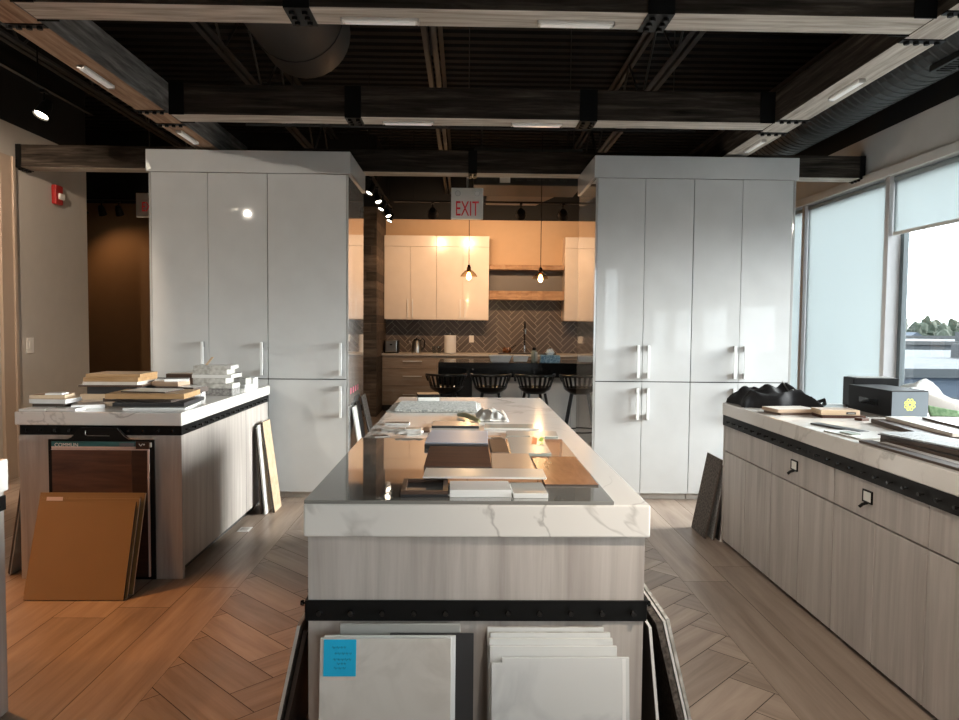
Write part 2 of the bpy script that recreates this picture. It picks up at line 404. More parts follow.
# ------------------------------------------------------------------ room shell
XL, XR, YB, YN = -4.09, 3.71, 12.5, -4.8
PZ = 3.19; HZ = 4.25
def build_floor():
    bm = bmesh.new(); uvl = bm.loops.layers.uv.new('UVMap'); tl = bm.faces.layers.float.new('tone')
    def add(p, z=0.0):
        try: f = bm.faces.new([bm.verts.new((q[0], q[1], z)) for q in p])
        except ValueError: return
        du, dv = R.random() * 40, R.random() * 40
        for lp, q in zip(f.loops, p): lp[uvl].uv = (q[2] + du, q[3] + dv)
        f[tl] = R.random()
    hx0, hx1, hy0, hy1 = -1.21, 1.235, -1.0, 5.02
    for p in herringbone(hx0, hx1, hy0, hy1, .187, 3, .0035, .02, .1): add(p)
    W = .255
    def strip_region(x0, x1, y0, y1, first=None):
        x = x0
        while x < x1 - 1e-4:
            xe = min(x + W, x1); y = y0 - R.random() * 1.7
            while y < y1:
                ye = y + 1.9
                a, b = max(y, y0), min(ye, y1)
                if b - a > .01:
                    g = .0014
                    add([(x + g, a + g, a - y, 0), (xe - g, a + g, a - y, xe - x), (xe - g, b - g, b - y, xe - x), (x + g, b - g, b - y, 0)])
                y = ye
            x = xe
    strip_region(hx0 - W * 24, hx0, YN, YB); strip_region(hx1, hx1 + W * 10, YN, YB)
    strip_region(hx0, hx1, hy1, YB); strip_region(hx0, hx1, YN, hy0)
    for f in bm.faces:
        if f.normal.z < 0: f.normal_flip()
    v = [bm.verts.new(q) for q in ((-7.4, YN, -.003), (XR + .1, YN, -.003), (XR + .1, YB, -.003), (-7.4, YB, -.003))]
    f = bm.faces.new(v); f.material_index = 1
    v2 = [bm.verts.new(q) for q in ((-7.4, YN, -.2), (XR + .1, YN, -.2), (XR + .1, YB, -.2), (-7.4, YB, -.2))]
    bm.faces.new(v2[::-1]).material_index = 1
    for i in range(4): bm.faces.new((v[i], v2[i], v2[(i + 1) % 4], v[(i + 1) % 4])).material_index = 1
    me = bpy.data.meshes.new('floor'); bm.to_mesh(me); bm.free()
    o = bpy.data.objects.new('floor', me); COL.objects.link(o); me.materials.append(M['floor']); me.materials.append(M['floor_gap'])
    struct(o, 'oak plank floor with a herringbone field bordered by straight planks', 'floor')
build_floor()

def paint_wall(name, x0, x1, y0, y1, mat, label):
    g = G(); g.box(x0, x1, y0, y1, -.1, PZ, 0); g.box(x0, x1, y0, y1, PZ, HZ + .12, 1)
    return struct(g.obj(name, [mat, 'ceil_black']), label)
paint_wall('wall_left', XL - .14, XL, YN, 8.06, 'wall', 'warm grey plaster wall painted black above')
paint_wall('wall_corridor', -7.3, -2.25, 11.2, 11.34, 'wall_brown', 'dark brown wall at the corridor end')
paint_wall('wall_side', -7.44, -7.3, 8.06, 11.34, 'wall_brown', 'brown wall closing the corridor side')
paint_wall('wall_return', -7.3, XL - .14, 7.92, 8.06, 'wall', 'grey wall return beside the corridor')
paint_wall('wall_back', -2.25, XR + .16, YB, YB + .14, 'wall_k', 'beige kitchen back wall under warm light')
g = G()
g.box(XL - .14, XR + .16, YN - .14, YN, -.1, .42, 0); g.box(XL - .14, XR + .16, YN - .14, YN, 2.76, PZ, 0); g.box(XL - .14, XR + .16, YN - .14, YN, PZ, HZ + .12, 1)
RW = [1.6, 2.1, 2.6, 3.1, 3.6]
for a, b in [(XL - .14, 1.6)] + [(x - .05, x + .05) for x in RW[1:-1]] + [(3.6, XR + .16)]: g.box(a, b, YN - .14, YN, .42, 2.76, 0)
struct(g.obj('wall_rear', ['wall', 'ceil_black']), 'grey window wall behind the viewer')

# plank-clad return wall beside the kitchen
bm = bmesh.new(); g = G(); g.bm.free(); g.bm = bm; tl = bm.faces.layers.float.new('tone')
z = 0
while z < PZ:
    x = -2.25 - R.random() * .8
    while x < -1.345:
        xe = min(x + .9 + R.random() * .5, -1.345); xa = max(x, -2.25)
        if xe - xa > .02:
            n0 = len(bm.faces); dy = R.random() * .006
            g.box(xa + .001, xe - .001, 11.2 - dy, 12.5, z + .001, min(z + .128, PZ), 0)
            t = R.random(); bm.faces.ensure_lookup_table()
            for f in bm.faces[n0:]: f[tl] = t
        x = xe
    z += .13
g.box(-2.25, -1.345, 11.2, 12.5, PZ, HZ + .1, 1)
struct(g.obj('wall_plank', ['plank', 'ceil_black']), 'reclaimed brown plank cladding beside the kitchen cabinets')

# right wall with windows: openings between posts
SILL, HEAD = .42, 2.76
WIN = [(8.07 + 1.56 * 1, 8.07 + .06)] and []
ys = [8.02 - 1.6 * i for i in range(8)]          # post centres going towards the viewer
g = G()
g.box(XR, XR + .16, YN, YB, -.1, SILL, 0); g.box(XR, XR + .16, YN, YB, HEAD, PZ, 0); g.box(XR, XR + .16, YN, YB, PZ, HZ + .12, 1)
g.box(XR, XR + .16, 9.62, YB, SILL, HEAD, 0); g.box(XR, XR + .16, YN, ys[-1] - .03, SILL, HEAD, 0)
struct(g.obj('wall_right', ['wall_r', 'ceil_black']), 'pale grey window wall painted black above')
tn = 1
for y in ys:
    g = G(); g.box(XR - .012, XR + .15, y - .032, y + .032, SILL, HEAD, 0)
    struct(g.obj('trim_%d' % tn, 'post', bevel=.003), 'grey window post', 'trim'); tn += 1
g = G(); g.box(XR - .035, XR, YN, YB, HEAD - .005, HEAD + .075, 0)
struct(g.obj('trim_%d' % tn, 'trim', bevel=.004), 'long pale trim board over the windows', 'trim'); tn += 1
g = G(); g.box(XR - .06, XR + .02, YN, YB, SILL - .03, SILL, 0)
struct(g.obj('trim_%d' % tn, 'trim', bevel=.004), 'window sill board', 'trim'); tn += 1
g = G(); g.box(XL, XL + .03, 6.54, 6.74, 0, PZ - .3, 0); g.box(XL, XL + .045, 6.70, 6.74, 0, PZ - .3, 0)
struct(g.obj('trim_%d' % tn, 'trim_warm', bevel=.004), 'tan vertical casing strip on the grey wall', 'trim'); tn += 1
g = G(); g.box(XL, XL + .015, 6.75, 8.06, 0, .12, 0); g.box(XL, XL + .015, YN, 6.53, 0, .12, 0)
struct(g.obj('baseboard_left', 'trim', bevel=.003), 'pale baseboard along the grey wall', 'baseboard')
edges = [9.62] + ys
shade_bottom = [SILL + .01, SILL + .01, 2.25, 2.3, 1.7, 1.7, 1.7, 1.7]
for i in range(8):
    y1, y0 = edges[i] - .032, edges[i + 1] + .032
    g = G()
    for a, b, c, d in ((y0, y0 + .05, SILL, HEAD), (y1 - .05, y1, SILL, HEAD), (y0, y1, SILL, SILL + .05), (y0, y1, HEAD - .05, HEAD)):
        g.box(XR + .10, XR + .15, a, b, c, d, 0)
    w = struct(g.obj('window_%d' % (i + 1), 'frame_dark', bevel=.003), 'tall window in the pale wall', 'window')
    g = G(); g.box(XR + .122, XR + .128, y0 + .04, y1 - .04, SILL + .04, HEAD - .04, 0)
    g.obj('glass_pane', 'glass', w)
    ordinal = ['half hidden behind the tall white cabinets', 'pulled fully down beside the tall white cabinets', 'rolled halfway up above the open view of rooftops'][i] if i < 3 else 'covering a window beyond the photo frame'
    sb = thing('roller_blind', 'white roller blind ' + ordinal, 'blind', (XR + .03, (y0 + y1) / 2, shade_bottom[i]), 0, 'white roller blinds on the window wall')
    g = G(); yy0, yy1 = y0 + .012, y1 - .012
    g.box(XR + .028, XR + .0295, yy0, yy1, shade_bottom[i], HEAD - .03, 0); g.obj('shade', 'shade', sb)
    g = G(); g.box(XR + .02, XR + .038, yy0, yy1, shade_bottom[i] - .012, shade_bottom[i] + .018, 0); g.obj('bottom_bar', 'trim', sb, bevel=.004)
    g = G(); g.cyl((XR + .04, yy0, HEAD - .035), (XR + .04, yy1, HEAD - .035), .024, n=16); g.obj('roller_tube', 'shade', sb, smooth=True)

for i in range(4):
    a, b = RW[i] + .05, RW[i + 1] - .05
    g = G()
    for q in ((a, a + .05, .42, 2.76), (b - .05, b, .42, 2.76), (a, b, .42, .47), (a, b, 2.71, 2.76)): g.box(q[0], q[1], YN - .12, YN - .06, q[2], q[3])
    w = struct(g.obj('window_%d' % (i + 10), 'frame_dark'), 'tall window behind the viewer', 'window')
    g = G(); g.box(a + .04, b - .04, YN - .092, YN - .088, .46, 2.72); g.obj('glass_pane', 'glass', w)
# ceiling deck, ribs running along X
g = G(); y = YN; prof = []
while y < YB + .14:
    prof += [(y, HZ), (y + .09, HZ), (y + .11, HZ + .05), (y + .16, HZ + .05), (y + .18, HZ)]; y += .18
for a, b in zip(prof, prof[1:]):
    if b[0] > a[0]: g.face([(-7.44, a[0], a[1]), (XR + .16, a[0], a[1]), (XR + .16, b[0], b[1]), (-7.44, b[0], b[1])])
g.box(-7.44, XR + .16, YN - .14, YB + .14, HZ + .1, HZ + .2)
struct(g.obj('ceiling', 'ceil_black'), 'black corrugated metal ceiling deck', 'ceiling')

# open web joists
jl = {-3.6: 'black open web steel joist above the grey plaster wall side', -1.98: 'grey open web steel joist alongside the wide grey duct', -.29: 'slim grey open web joist crossing above the display island',
      1.72: 'open web steel joist above the walkway by the drawer counter', 3.63: 'open web steel joist tight to the window wall'}
for x, lab in jl.items():
    t = thing('ceiling_joist', lab, 'joist', (x, 2.5, 3.62), 0, 'open web joists under the deck')
    for nm, zz in (('bottom_chord', 3.62), ('top_chord', 4.19)):
        g = G()
        for s in (-1, 1):
            g.box(x + s * .035 - .022, x + s * .035 + .022, YN, YB, zz, zz + .012); g.box(x + s * .012, x + s * .018, YN, YB, zz, zz + .05)
        g.obj(nm, 'joist', t)
    g = G(); y = YN + .1; up = True
    while y < YB - .7:
        a, b = (3.63, 4.2) if up else (4.2, 3.63)
        g.cyl((x, y, a), (x, y + .6, b), .011, n=6); y += .6; up = not up
    g.obj('web', 'joist', t)

# ------------------------------------------------------------------ timber grid
BZ, BH = 2.815, .205
BOLT = []
def bolts(parent, pts):
    if not BOLT:
        g = G(); g.cyl((0, 0, 0), (0, 0, -.014), .014, n=6); b_ = g.obj('bolt', 'black', None, local=True); BOLT.append(b_.data); bpy.data.objects.remove(b_)
    for p in pts:
        o = bpy.data.objects.new('bolt', BOLT[0]); COL.objects.link(o); o.parent = parent; o.location = Vector(p) - parent.location
def beam_x(x0, x1, y0, y1, label, mat, plates):
    t = thing('timber_beam', label, 'beam', ((x0 + x1) / 2, (y0 + y1) / 2, BZ), 0, 'weathered timber ceiling beams')
    g = G(); g.box(x0, x1, y0, y1, BZ, BZ + BH, 0, mbot=1); g.obj('timber', [mat, 'timber_bounce'], t, bevel=.008)  # bottom face carries the painted bounce light
    for a, b in plates:
        e = .006; g = G()
        g.prism([(y0 - e, BZ - e), (y1 + e, BZ - e), (y1 + e, BZ + BH), (y1 + .0005, BZ + BH), (y1 + .0005, BZ - .0005), (y0 - .0005, BZ - .0005), (y0 - .0005, BZ + BH), (y0 - e, BZ + BH)], a, b, lambda p, q, c: (c, p, q))
        g.obj('steel_strap', 'black', t)
        bolts(t, [(a + (b - a) * q, y0 + (y1 - y0) * w, BZ - .006) for q in (.25, .75) for w in (.2, .5, .8)])
    return t
def beam_y(x0, x1, y0, y1, label, mat, mbot, plates):
    t = thing('timber_beam', label, 'beam', ((x0 + x1) / 2, (y0 + y1) / 2, BZ), 0, 'weathered timber ceiling beams')
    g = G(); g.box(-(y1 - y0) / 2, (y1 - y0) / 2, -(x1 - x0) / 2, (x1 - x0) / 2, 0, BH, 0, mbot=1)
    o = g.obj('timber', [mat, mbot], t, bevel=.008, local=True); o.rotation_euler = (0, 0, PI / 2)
    for a in plates:
        for yy in (a - .16, a + .16):
            g = G(); g.box(x0 - .006, x1 + .006, yy - .022, yy + .022, BZ - .006, BZ - .0004); g.obj('steel_strap', 'black', t)
            bolts(t, [(x0 + (x1 - x0) * q, yy, BZ - .006) for q in (.12, .36, .62, .88)])
        side = x1 if x1 < 0 else x0; sg = 1 if x1 < 0 else -1
        for yy in (a - .105, a + .099):
            g = G(); g.box(min(side, side + sg * .1), max(side, side + sg * .1), yy, yy + .006, BZ - .004, BZ + BH); g.obj('angle_bracket', 'black', t)
    return t
beam_x(-1.985, 2.09, 3.305, 3.495, 'timber beam nearest the viewer, with two wide steel straps', 'timber', [(-.81, -.695), (.80, .92)])
beam_x(-1.985, 2.09, 5.02, 5.205, 'timber crossbeam in the middle, in front of the tall white cabinets', 'timber', [(-.82, -.71), (.765, .885)])
beam_x(XL + .004, XR - .004, 6.80, 6.99, 'long timber crossbeam behind the tall white cabinets, reaching both side walls', 'timber', [(XL + .01, XL + .06), (.02, .10), (XR - .06, XR - .01)])
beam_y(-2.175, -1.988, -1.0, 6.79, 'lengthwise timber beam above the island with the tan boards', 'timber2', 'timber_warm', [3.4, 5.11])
beam_y(2.093, 2.29, -1.0, 6.79, 'lengthwise timber beam on the window side beside the spiral duct', 'timber', 'timber_bounce', [3.4, 5.11])
def led(x, y, rz, label):
    t = thing('led_bar_light', label, 'ceiling light', (x, y, BZ - .0208), rz, 'slim bar lights under the timber beams')
    g = G(); g.box(-.172, .172, -.022, .022, .006, .02); g.obj('housing', 'white', t, local=True, bevel=.002)
    g = G(); g.box(-.160, .160, -.016, .016, 0, .0065); g.obj('diffuser', 'led', t, local=True, bevel=.002)
    for sg in (-1, 1):
        g = G(); g.box(sg * .1745 - .0025, sg * .1745 + .0025, -.018, .018, .0, .0195); g.obj('end_cap', 'steel', t, local=True)
led(-.398, 3.42, 0, 'slim bar light under the nearest timber beam, toward the tan boards'); led(.495, 3.415, 0, 'slim bar light under the nearest timber beam, toward the windows')
led(-.40, 5.12, 0, 'slim bar light under the middle crossbeam, on the corridor half'); led(.485, 5.12, 0, 'slim bar light under the middle crossbeam, on the window half')
led(-2.095, 4.26, PI / 2, 'nearer bar light under the lengthwise beam above the tan board island'); led(-2.085, 5.6, PI / 2, 'farther bar light under the lengthwise beam above the tan board island')
led(2.20, 4.28, PI / 2, 'nearer bar light under the window side lengthwise beam'); led(2.20, 5.62, PI / 2, 'farther bar light under the window side lengthwise beam')

# ------------------------------------------------------------------ ducts and ceiling services
t = thing('spiral_duct', 'black spiral air duct running between the timber beam and window wall', 'duct', (3.17, 3, 3.12))
g = G(); pts = []; n = 28
yy = -2.0; rings = []
while yy < 8.6:
    for dr in (0, .006):
        rings.append([g.bm.verts.new((3.17 + (.285 + dr) * math.cos(2 * PI * k / n), yy + dr * 1.5 + .04 * k / n, 3.42 + (.285 + dr) * math.sin(2 * PI * k / n))) for k in range(n)])
    yy += .085
for A, B in zip(rings, rings[1:]):
    for k in range(n - 1): g.bm.faces.new((A[k], A[k + 1], B[k + 1], B[k]))
    g.bm.faces.new((A[n - 1], A[0], B[0], B[n - 1]))
g.obj('duct_tube', 'duct', t)
g = G(); bx = 3.11; bz = 3.42 - .287
g.box(bx - .07, bx + .07, 4.15, 4.85, bz - .022, bz + .02); g.obj('register_frame', 'duct', t, bevel=.004)
g = G()
for k in range(16): g.box(bx - .05, bx + .05, 4.19 + k * .0405, 4.2 + k * .0405, bz - .027, bz - .02)
g.obj('register_louvre', 'black', t)
t = thing('air_duct', 'wide dark grey round duct above the beams over the tan board island', 'duct', (-1.4, 4.2, 3.42))
g = G(); g.cyl((-1.35, 2.2, 3.85), (-1.35, 6.3, 3.85), .37, n=32); g.obj('duct_tube', 'duct_grey', t, smooth=True)
for y in (2.6, 4.2, 5.9):
    g = G(); g.cyl((-1.35, y, 3.85), (-1.35, y + .03, 3.85), .378, n=32); g.obj('joint_band', 'duct_grey', t, smooth=True)
for y in (2.62, 5.92):
    g = G(); g.cyl((-1.35, y + .015, 4.2), (-1.35, y + .015, HZ + .02), .012, n=8); g.obj('hanger_rod', 'duct_grey', t)
t = thing('air_handler', 'black ceiling air unit with a white label behind the far crossbeam', 'air unit', (.72, 9.6, 3.16))
g = G(); g.box(.1, 1.45, 9.2, 10.0, 3.16, 3.62); g.obj('casing', 'duct', t, bevel=.01)
g = G()
for k in range(3):
    for j in range(5): g.box(.62 + j * .14, .70 + j * .14, 9.19, 9.2, 3.22 + k * .09, 3.25 + k * .09)
g.obj('grille_slot', 'joist', t)
g = G(); g.box(.42, .55, 9.192, 9.2, 3.19, 3.36); g.obj('label_plate', 'white', t)
g = G(); [g.cyl((x, y, 3.62), (x, y, HZ), .008, n=6) for x in (.2, 1.35) for y in (9.3, 9.9)]; g.obj('hanger_rod', 'joist', t)
g = G(); g.prism([(.3, 10.3), (1.25, 10.3), (1.05, 11.1), (.3, 11.1)], 3.22, 3.30)
tag(g.obj('soffit_panel', 'brown_paper', bevel=.004), 'tan ceiling panel hanging below the black air unit', 'panel')
t = thing('conduit_pipe', 'thin grey conduit running across below the ceiling before the far crossbeam', 'pipe', (.5, 6.2, 3.2))
g = G(); g.cyl((-1.9, 6.45, 3.13), (2.0, 6.45, 3.13), .012, n=8); g.obj('pipe', 'joist', t)
g = G(); [g.cyl((x, 6.45, 3.13), (x, 6.45, HZ), .004, n=6) for x in (-1.5, .02, .9, 1.8)]; g.obj('hanger_rod', 'joist', t)

# ------------------------------------------------------------------ tall glossy cabinets
def bar_pull(parent, x, y, z0, z1):
    h = G()
    for zz in (z0, z1 - .045): h.box(x - .009, x + .009, y - .034, y, zz, zz + .045)
    hh = h.obj('handle', 'chrome', parent, bevel=.002)
    g = G(); g.box(x - .011, x + .011, y - .044, y - .032, z0, z1); g.obj('grip', 'acrylic', hh, bevel=.003)
    return hh
YP, YPB = 5.95, 6.79
def pantry(x0, x1, splits, label, upper_h, lower_h, gable_l, gable_r):
    t = thing('tall_cabinet', label, 'cabinet', ((x0 + x1) / 2, (YP + YPB) / 2, 0), 0, None)
    g = G(); g.box(x0 + .004, x1 - .004, YP + .002, YPB, .085, 2.61, 0); g.obj('carcass', 'seam', t)
    g = G(); g.box(x0 + .004, x1 - .004, YP + .03, YPB, 0, .085, 0); g.obj('plinth', 'trim', t)
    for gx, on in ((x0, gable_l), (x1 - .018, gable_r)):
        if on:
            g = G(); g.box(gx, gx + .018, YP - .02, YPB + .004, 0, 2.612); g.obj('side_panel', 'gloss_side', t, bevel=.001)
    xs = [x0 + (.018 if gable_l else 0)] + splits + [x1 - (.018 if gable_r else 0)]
    for i, (a, b) in enumerate(zip(xs, xs[1:])):
        for (z0, z1, hs, zz) in ((.978, 2.612, upper_h, (1.005, 1.272)), (.055, .970, lower_h, (.665, .925))):
            g = G(); g.box(a + .002, b - .002, YP - .02, YP, z0, z1)
            d = g.obj('door', 'gloss_white', t, bevel=.0015)
            if hs[i] is not None:
                hx = a + .042 if hs[i] == 'l' else b - .042
                bar_pull(d, hx, YP - .02, *zz)
    return t
pantry(-2.52, -1.584, [-2.055], 'tall gloss white two door cabinet next to the dark corridor', ['r', 'r'], ['r', 'r'], True, False)
pantry(-1.582, -.937, [], 'tall gloss white single wide door cabinet beside the view into the kitchen', ['r'], ['r'], False, True)
pantry(1.045, 1.842, [1.447], 'tall gloss white cabinet with paired handles, beside the black bar view', ['r', 'l'], ['r', 'l'], True, False)
pantry(1.844, 2.668, [2.237], 'tall gloss white cabinet nearest the windows, behind the black jacket', ['r', 'l'], ['r', 'l'], False, True)
for x0, x1, lab in ((-2.535, -.922, 'white gloss header panel capping the cabinets near the corridor'), (1.03, 2.683, 'white gloss header panel capping the cabinets near the windows')):
    g = G(); g.box(x0, x1, YP - .036, YPB + .006, 2.616, 2.79); tag(g.obj('header_panel', 'gloss_white', bevel=.003), lab, 'panel', 'header panels over the tall cabinets')

# ------------------------------------------------------------------ islands
TOP = .93
def peg_mesh(n, local_dir):
    g = G(); d = Vector(local_dir)
    g.cyl((0, 0, 0), d * .018, .0035, n=8); g.cyl(d * .016, d * .024, .009, .007, n=10)
    me_o = g.obj('peg', 'black_gloss', None, local=True); me = me_o.data; bpy.data.objects.remove(me_o)
    return me
PEG = {d: peg_mesh(0, v) for d, v in (('f', (0, -1, 0)), ('r', (1, 0, 0)), ('l', (-1, 0, 0)))}
def pegs(rail, pts, d, off):
    for p in pts:
        o = bpy.data.objects.new('peg', PEG[d]); COL.objects.link(o); o.parent = rail; o.location = Vector(p) - off
def island(label, tx0, tx1, ty0, ty1, bx0, bx1, by0, by1, zm, band, sides, cat='island', toe=.06, body_z0=None):
    off = Vector(((tx0 + tx1) / 2, (ty0 + ty1) / 2, 0))
    t = thing('display_island', label, cat, off)
    g = G(); g.box(tx0, tx1, ty0, ty1, zm, TOP); g.obj('marble_top', 'marble', t, bevel=.005)
    g = G(); g.box(bx0, bx1, by0, by1, toe, zm); b = g.obj('body', 'laminate', t, bevel=.001)
    g = G(); g.box(bx0 + .05, bx1 - .05, by0 + .05, by1 - .05, 0, toe); g.obj('toe_kick', 'dried', t)
    z0, z1 = band; zc = (z0 + z1) / 2
    for s in sides:
        g = G()
        if s == 'f': g.box(bx0 - .004, bx1 + .004, by0 - .008, by0, z0, z1)
        if s == 'r': g.box(bx1, bx1 + .008, by0 - .008, by1, z0, z1)
        if s == 'l': g.box(bx0 - .008, bx0, by0 - .008, by1, z0, z1)
        r = g.obj('hook_rail', 'black', t, bevel=.001)
        if s == 'f': pegs(r, [(bx0 + .035 + (bx1 - bx0 - .07) * k / 10, by0 - .008, zc) for k in range(11)], 'f', off)
        else:
            n = int((by1 - by0) / .1); xx = bx1 + .008 if s == 'r' else bx0 - .008
            pegs(r, [(xx, by0 + .05 + k * .1, zc) for k in range(n)], s, off)
    return t
ci = island('long central display island with white marble top covered in samples', -.442, .523, 2.01, 5.0, -.433, .513, 2.03, 4.98, .838, (.596, .654), 'flr')
li = island('display island with tan boards leaning on its end, beside the grey wall', -2.455, -1.548, 4.03, 5.85, -2.43, -1.562, 4.05, 5.83, .857, (.803, .856), 'fr')
off = li.location
g = G(); g.box(-1.585, -1.555, 4.045, 4.075, 0, .80); g.box(-2.44, -2.41, 4.045, 4.075, 0, .80); g.box(-2.44, -1.555, 4.042, 4.052, 0, .80); g.obj('end_panel', 'laminate', li, bevel=.002)
g = G(); g.box(-1.562, -1.5615, 5.25, 5.254, .06, .8); g.obj('panel_seam', 'seam', li)
ni = island('near display island cut off by the photo edge, only its marble corner showing', -2.6, -1.645, .6, 2.66, -2.58, -1.655, .62, 2.645, .815, (.748, .80), 'r', toe=.004)
# drawer counter by the window
t = thing('drawer_counter', 'long marble topped drawer counter along the windows', 'counter', (2.35, 3.0, 0))
rc = t; off = Vector(t.location)
X0 = 1.718; RY0, RY1 = .9, 4.765
g = G(); g.box(1.705, 3.0, RY0 - .02, 4.785, .85, TOP); g.obj('marble_top', 'marble', t, bevel=.005)
g = G(); g.box(X0 + .02, 2.98, RY0, RY1, .02, .85); g.obj('carcass', 'seam', t)
g = G(); g.box(X0 + .06, 2.94, RY0 + .05, RY1 - .05, 0, .02); g.obj('toe_kick', 'dried', t)
g = G(); g.box(X0 - .002, 2.985, RY1 - .001, RY1 + .018, 0, .85); g.obj('end_panel', 'laminate', t, bevel=.001)
g = G(); g.box(X0 - .008, X0 + .02, RY0, RY1 + .018, .782, .849); r = g.obj('hook_rail', 'black', t, bevel=.001)
pegs(r, [(X0 - .008, RY0 + .06 + .1 * k, .815) for k in range(38)], 'l', off)
yd = 4.71 + .05
dy = .692
k = 0
y1 = RY1 - .002
seams = [RY1, 4.022, 3.33, 2.638, 1.946, 1.254, RY0]
for a, b in zip(seams, seams[1:]):
    g = G(); g.box(X0, X0 + .02, b + .004, a - .004, .619, .78); d = g.obj('drawer', 'laminate', t, bevel=.0015)
    if a < 4.5:
        yc = (a + b) / 2 + .06
        g = G(); g.box(X0 - .004, X0, yc - .036, yc + .036, .688, .742); g.box(X0 - .007, X0, yc - .036, yc + .036, .688, .693); g.box(X0 - .007, X0, yc - .036, yc + .036, .737, .742)
        g.box(X0 - .007, X0, yc - .036, yc - .031, .688, .742); g.box(X0 - .007, X0, yc + .031, yc + .036, .688, .742)
        p = g.obj('label_pull', 'black', d)
        g = G(); g.box(X0 - .0055, X0 - .0035, yc - .029, yc + .029, .695, .735); g.obj('label_card', 'label_white', p)
        g = G(); g.tube([(X0, yc + .005, .688), (X0 - .02, yc + .008, .680), (X0 - .032, yc + .012, .668)], .007, n=8); g.obj('finger_tab', 'black', p, smooth=True)
    mid = (a + b) / 2
    for c, e in ((a, mid), (mid, b)):
        g = G(); g.box(X0, X0 + .02, e + .004, c - .004, .022, .612); g.obj('door', 'laminate', t, bevel=.0015)

# ------------------------------------------------------------------ samples
def sample(name, label, cat, x0, x1, y0, y1, z, h, mtop, medge=None, rz=0, group=None, bevel=.0012, backing=None):
    """flat sample lying on something; face and edge materials"""
    cx, cy = (x0 + x1) / 2, (y0 + y1) / 2; w, d = (x1 - x0) / 2, (y1 - y0) / 2
    g = G(); g.box(-w, w, -d, d, 0, h, 1 if medge else 0, mtop=0)
    o = g.obj(name, [mtop, medge] if medge else [mtop], None, bevel=bevel, local=True); o.location = (cx, cy, z); o.rotation_euler = (0, 0, rz)
    tag(o, label, cat, group)
    if backing:
        g = G(); g.box(-w + .004, w - .004, -d + .004, d - .004, -.0022, 0); g.obj('backing', backing, o, local=True)
    return o
def lean(name, label, cat, x0, x1, yb, zb, h, th, ytop_off, mface, medge, group=None, tilt=0, rz=0, bevel=.0012):
    """board standing with its bottom front edge at yb, leaning back (+Y) by ytop_off over height h; faces -Y"""
    ang = math.asin(ytop_off / h)
    w = (x1 - x0) / 2
    g = G(); g.box(-w, w, 0, th, 0, h, 1, mfront=0)
    o = g.obj(name, [mface, medge], None, bevel=bevel, local=True); o.location = ((x0 + x1) / 2, yb, zb)
    o.rotation_euler = (-ang, tilt, rz); tag(o, label, cat, group)
    return o
Z0 = TOP
# polished slab covering the central island
o = sample('stone_slab', 'polished dark grey slab laid over the near half of the central island top', 'slab', -.44, .42, 2.012, 3.12, Z0 + .0003, .010, 'slab', 'slab', bevel=.001)
ZS = Z0 + .0105
ZM = Z0 + .0005
GI = 'samples spread over the central island'
sample('tile_sample', 'white veined marble strip at the near end of the central island', 'tile sample', -.04, .135, 2.05, 2.17, ZS, .022, 'marble_tile', 'white_tile', .02, GI)
sample('tile_sample', 'pale grey strip beside the white marble strip at the near end', 'tile sample', .140, .238, 2.045, 2.19, ZS, .014, 'grey_tile', 'white_core', .02, GI)
t = thing('frame_sample', 'dark framed sample chip at the near corner of the central island', 'sample', (-.11, 2.14, ZS), .03, GI)
g = G(); g.box(-.07, .064, -.09, .08, 0, .008); g.obj('panel', 'dark_sample', t, local=True, bevel=.001)
g = G(); g.box(-.07, .064, -.09, -.074, .008, .018); g.box(-.07, .064, .066, .08, .008, .018); g.box(-.07, -.056, -.074, .066, .008, .018); g.box(.05, .064, -.074, .066, .008, .018); g.obj('frame', 'brown_dark', t, local=True, bevel=.001)
g = G(); g.box(-.056, .0, -.074, -.01, .008, .0095); g.obj('inset_panel', 'tan_tile', t, local=True)
sample('acrylic_panel', 'shiny mirror-like grey panel lying across the near samples', 'panel', -.122, .252, 2.19, 2.325, ZS + .0235, .006, 'grey_tile' if False else 'silver', 'white_core', -.02, GI)
sample('tile_sample', 'tan square tile behind the shiny mirror-like panel', 'tile sample', .098, .238, 2.385, 2.70, ZS, .012, 'tan_tile', 'tan_tile', -.02, GI)
sample('wood_sample', 'thin warm brown grained sheet lying near the marble edge strip', 'wood sample', .248, .412, 2.205, 2.68, ZS, .005, 'brown_sheet', 'dark_edge', 0, GI)  # thin sheet with warm brown grain lying on the slab
sample('wood_sample', 'dark walnut board with no gloss near the middle samples', 'wood sample', -.132, .093, 2.41, 2.815, ZS, .018, 'walnut', 'dark_edge', .0, GI)
sample('binder', 'black binder lying beneath the blue grey laminate sheet', 'binder', -.155, .098, 2.86, 3.20, ZS, .016, 'dark_sample', 'dark_sample', .0, GI)
sample('laminate_sheet', 'blue grey laminate sheet on top of a black binder', 'laminate sample', -.15, .10, 2.875, 3.21, ZS + .017, .005, 'blue_sheet', 'blue_sheet', -.03, GI)
sample('tile_sample', 'small dark brown glossy tile between the blue grey sheet and pale tile', 'tile sample', .104, .172, 2.71, 3.03, ZS, .012, 'brown_dark', 'brown_dark', 0, GI)
sample('tile_sample', 'large pale grey tile with a coloured card on it', 'tile sample', .180, .330, 2.70, 3.10, ZS, .013, 'grey_tile', 'green_tile', -.02, GI)
t = thing('leaf_card', 'small card with orange and green leaf print on pale grey tile', 'card', (.303, 2.99, ZS + .0135), -.1, GI)
g = G(); g.box(-.03, .03, -.11, .11, 0, .001); g.obj('card', 'grey_tile', t, local=True)
g = G(); g.prism([(-.024, -.09), (-.004, -.1), (.0, .06), (-.02, .09)], .001, .0016); g.obj('orange_patch', 'orange', t, local=True)
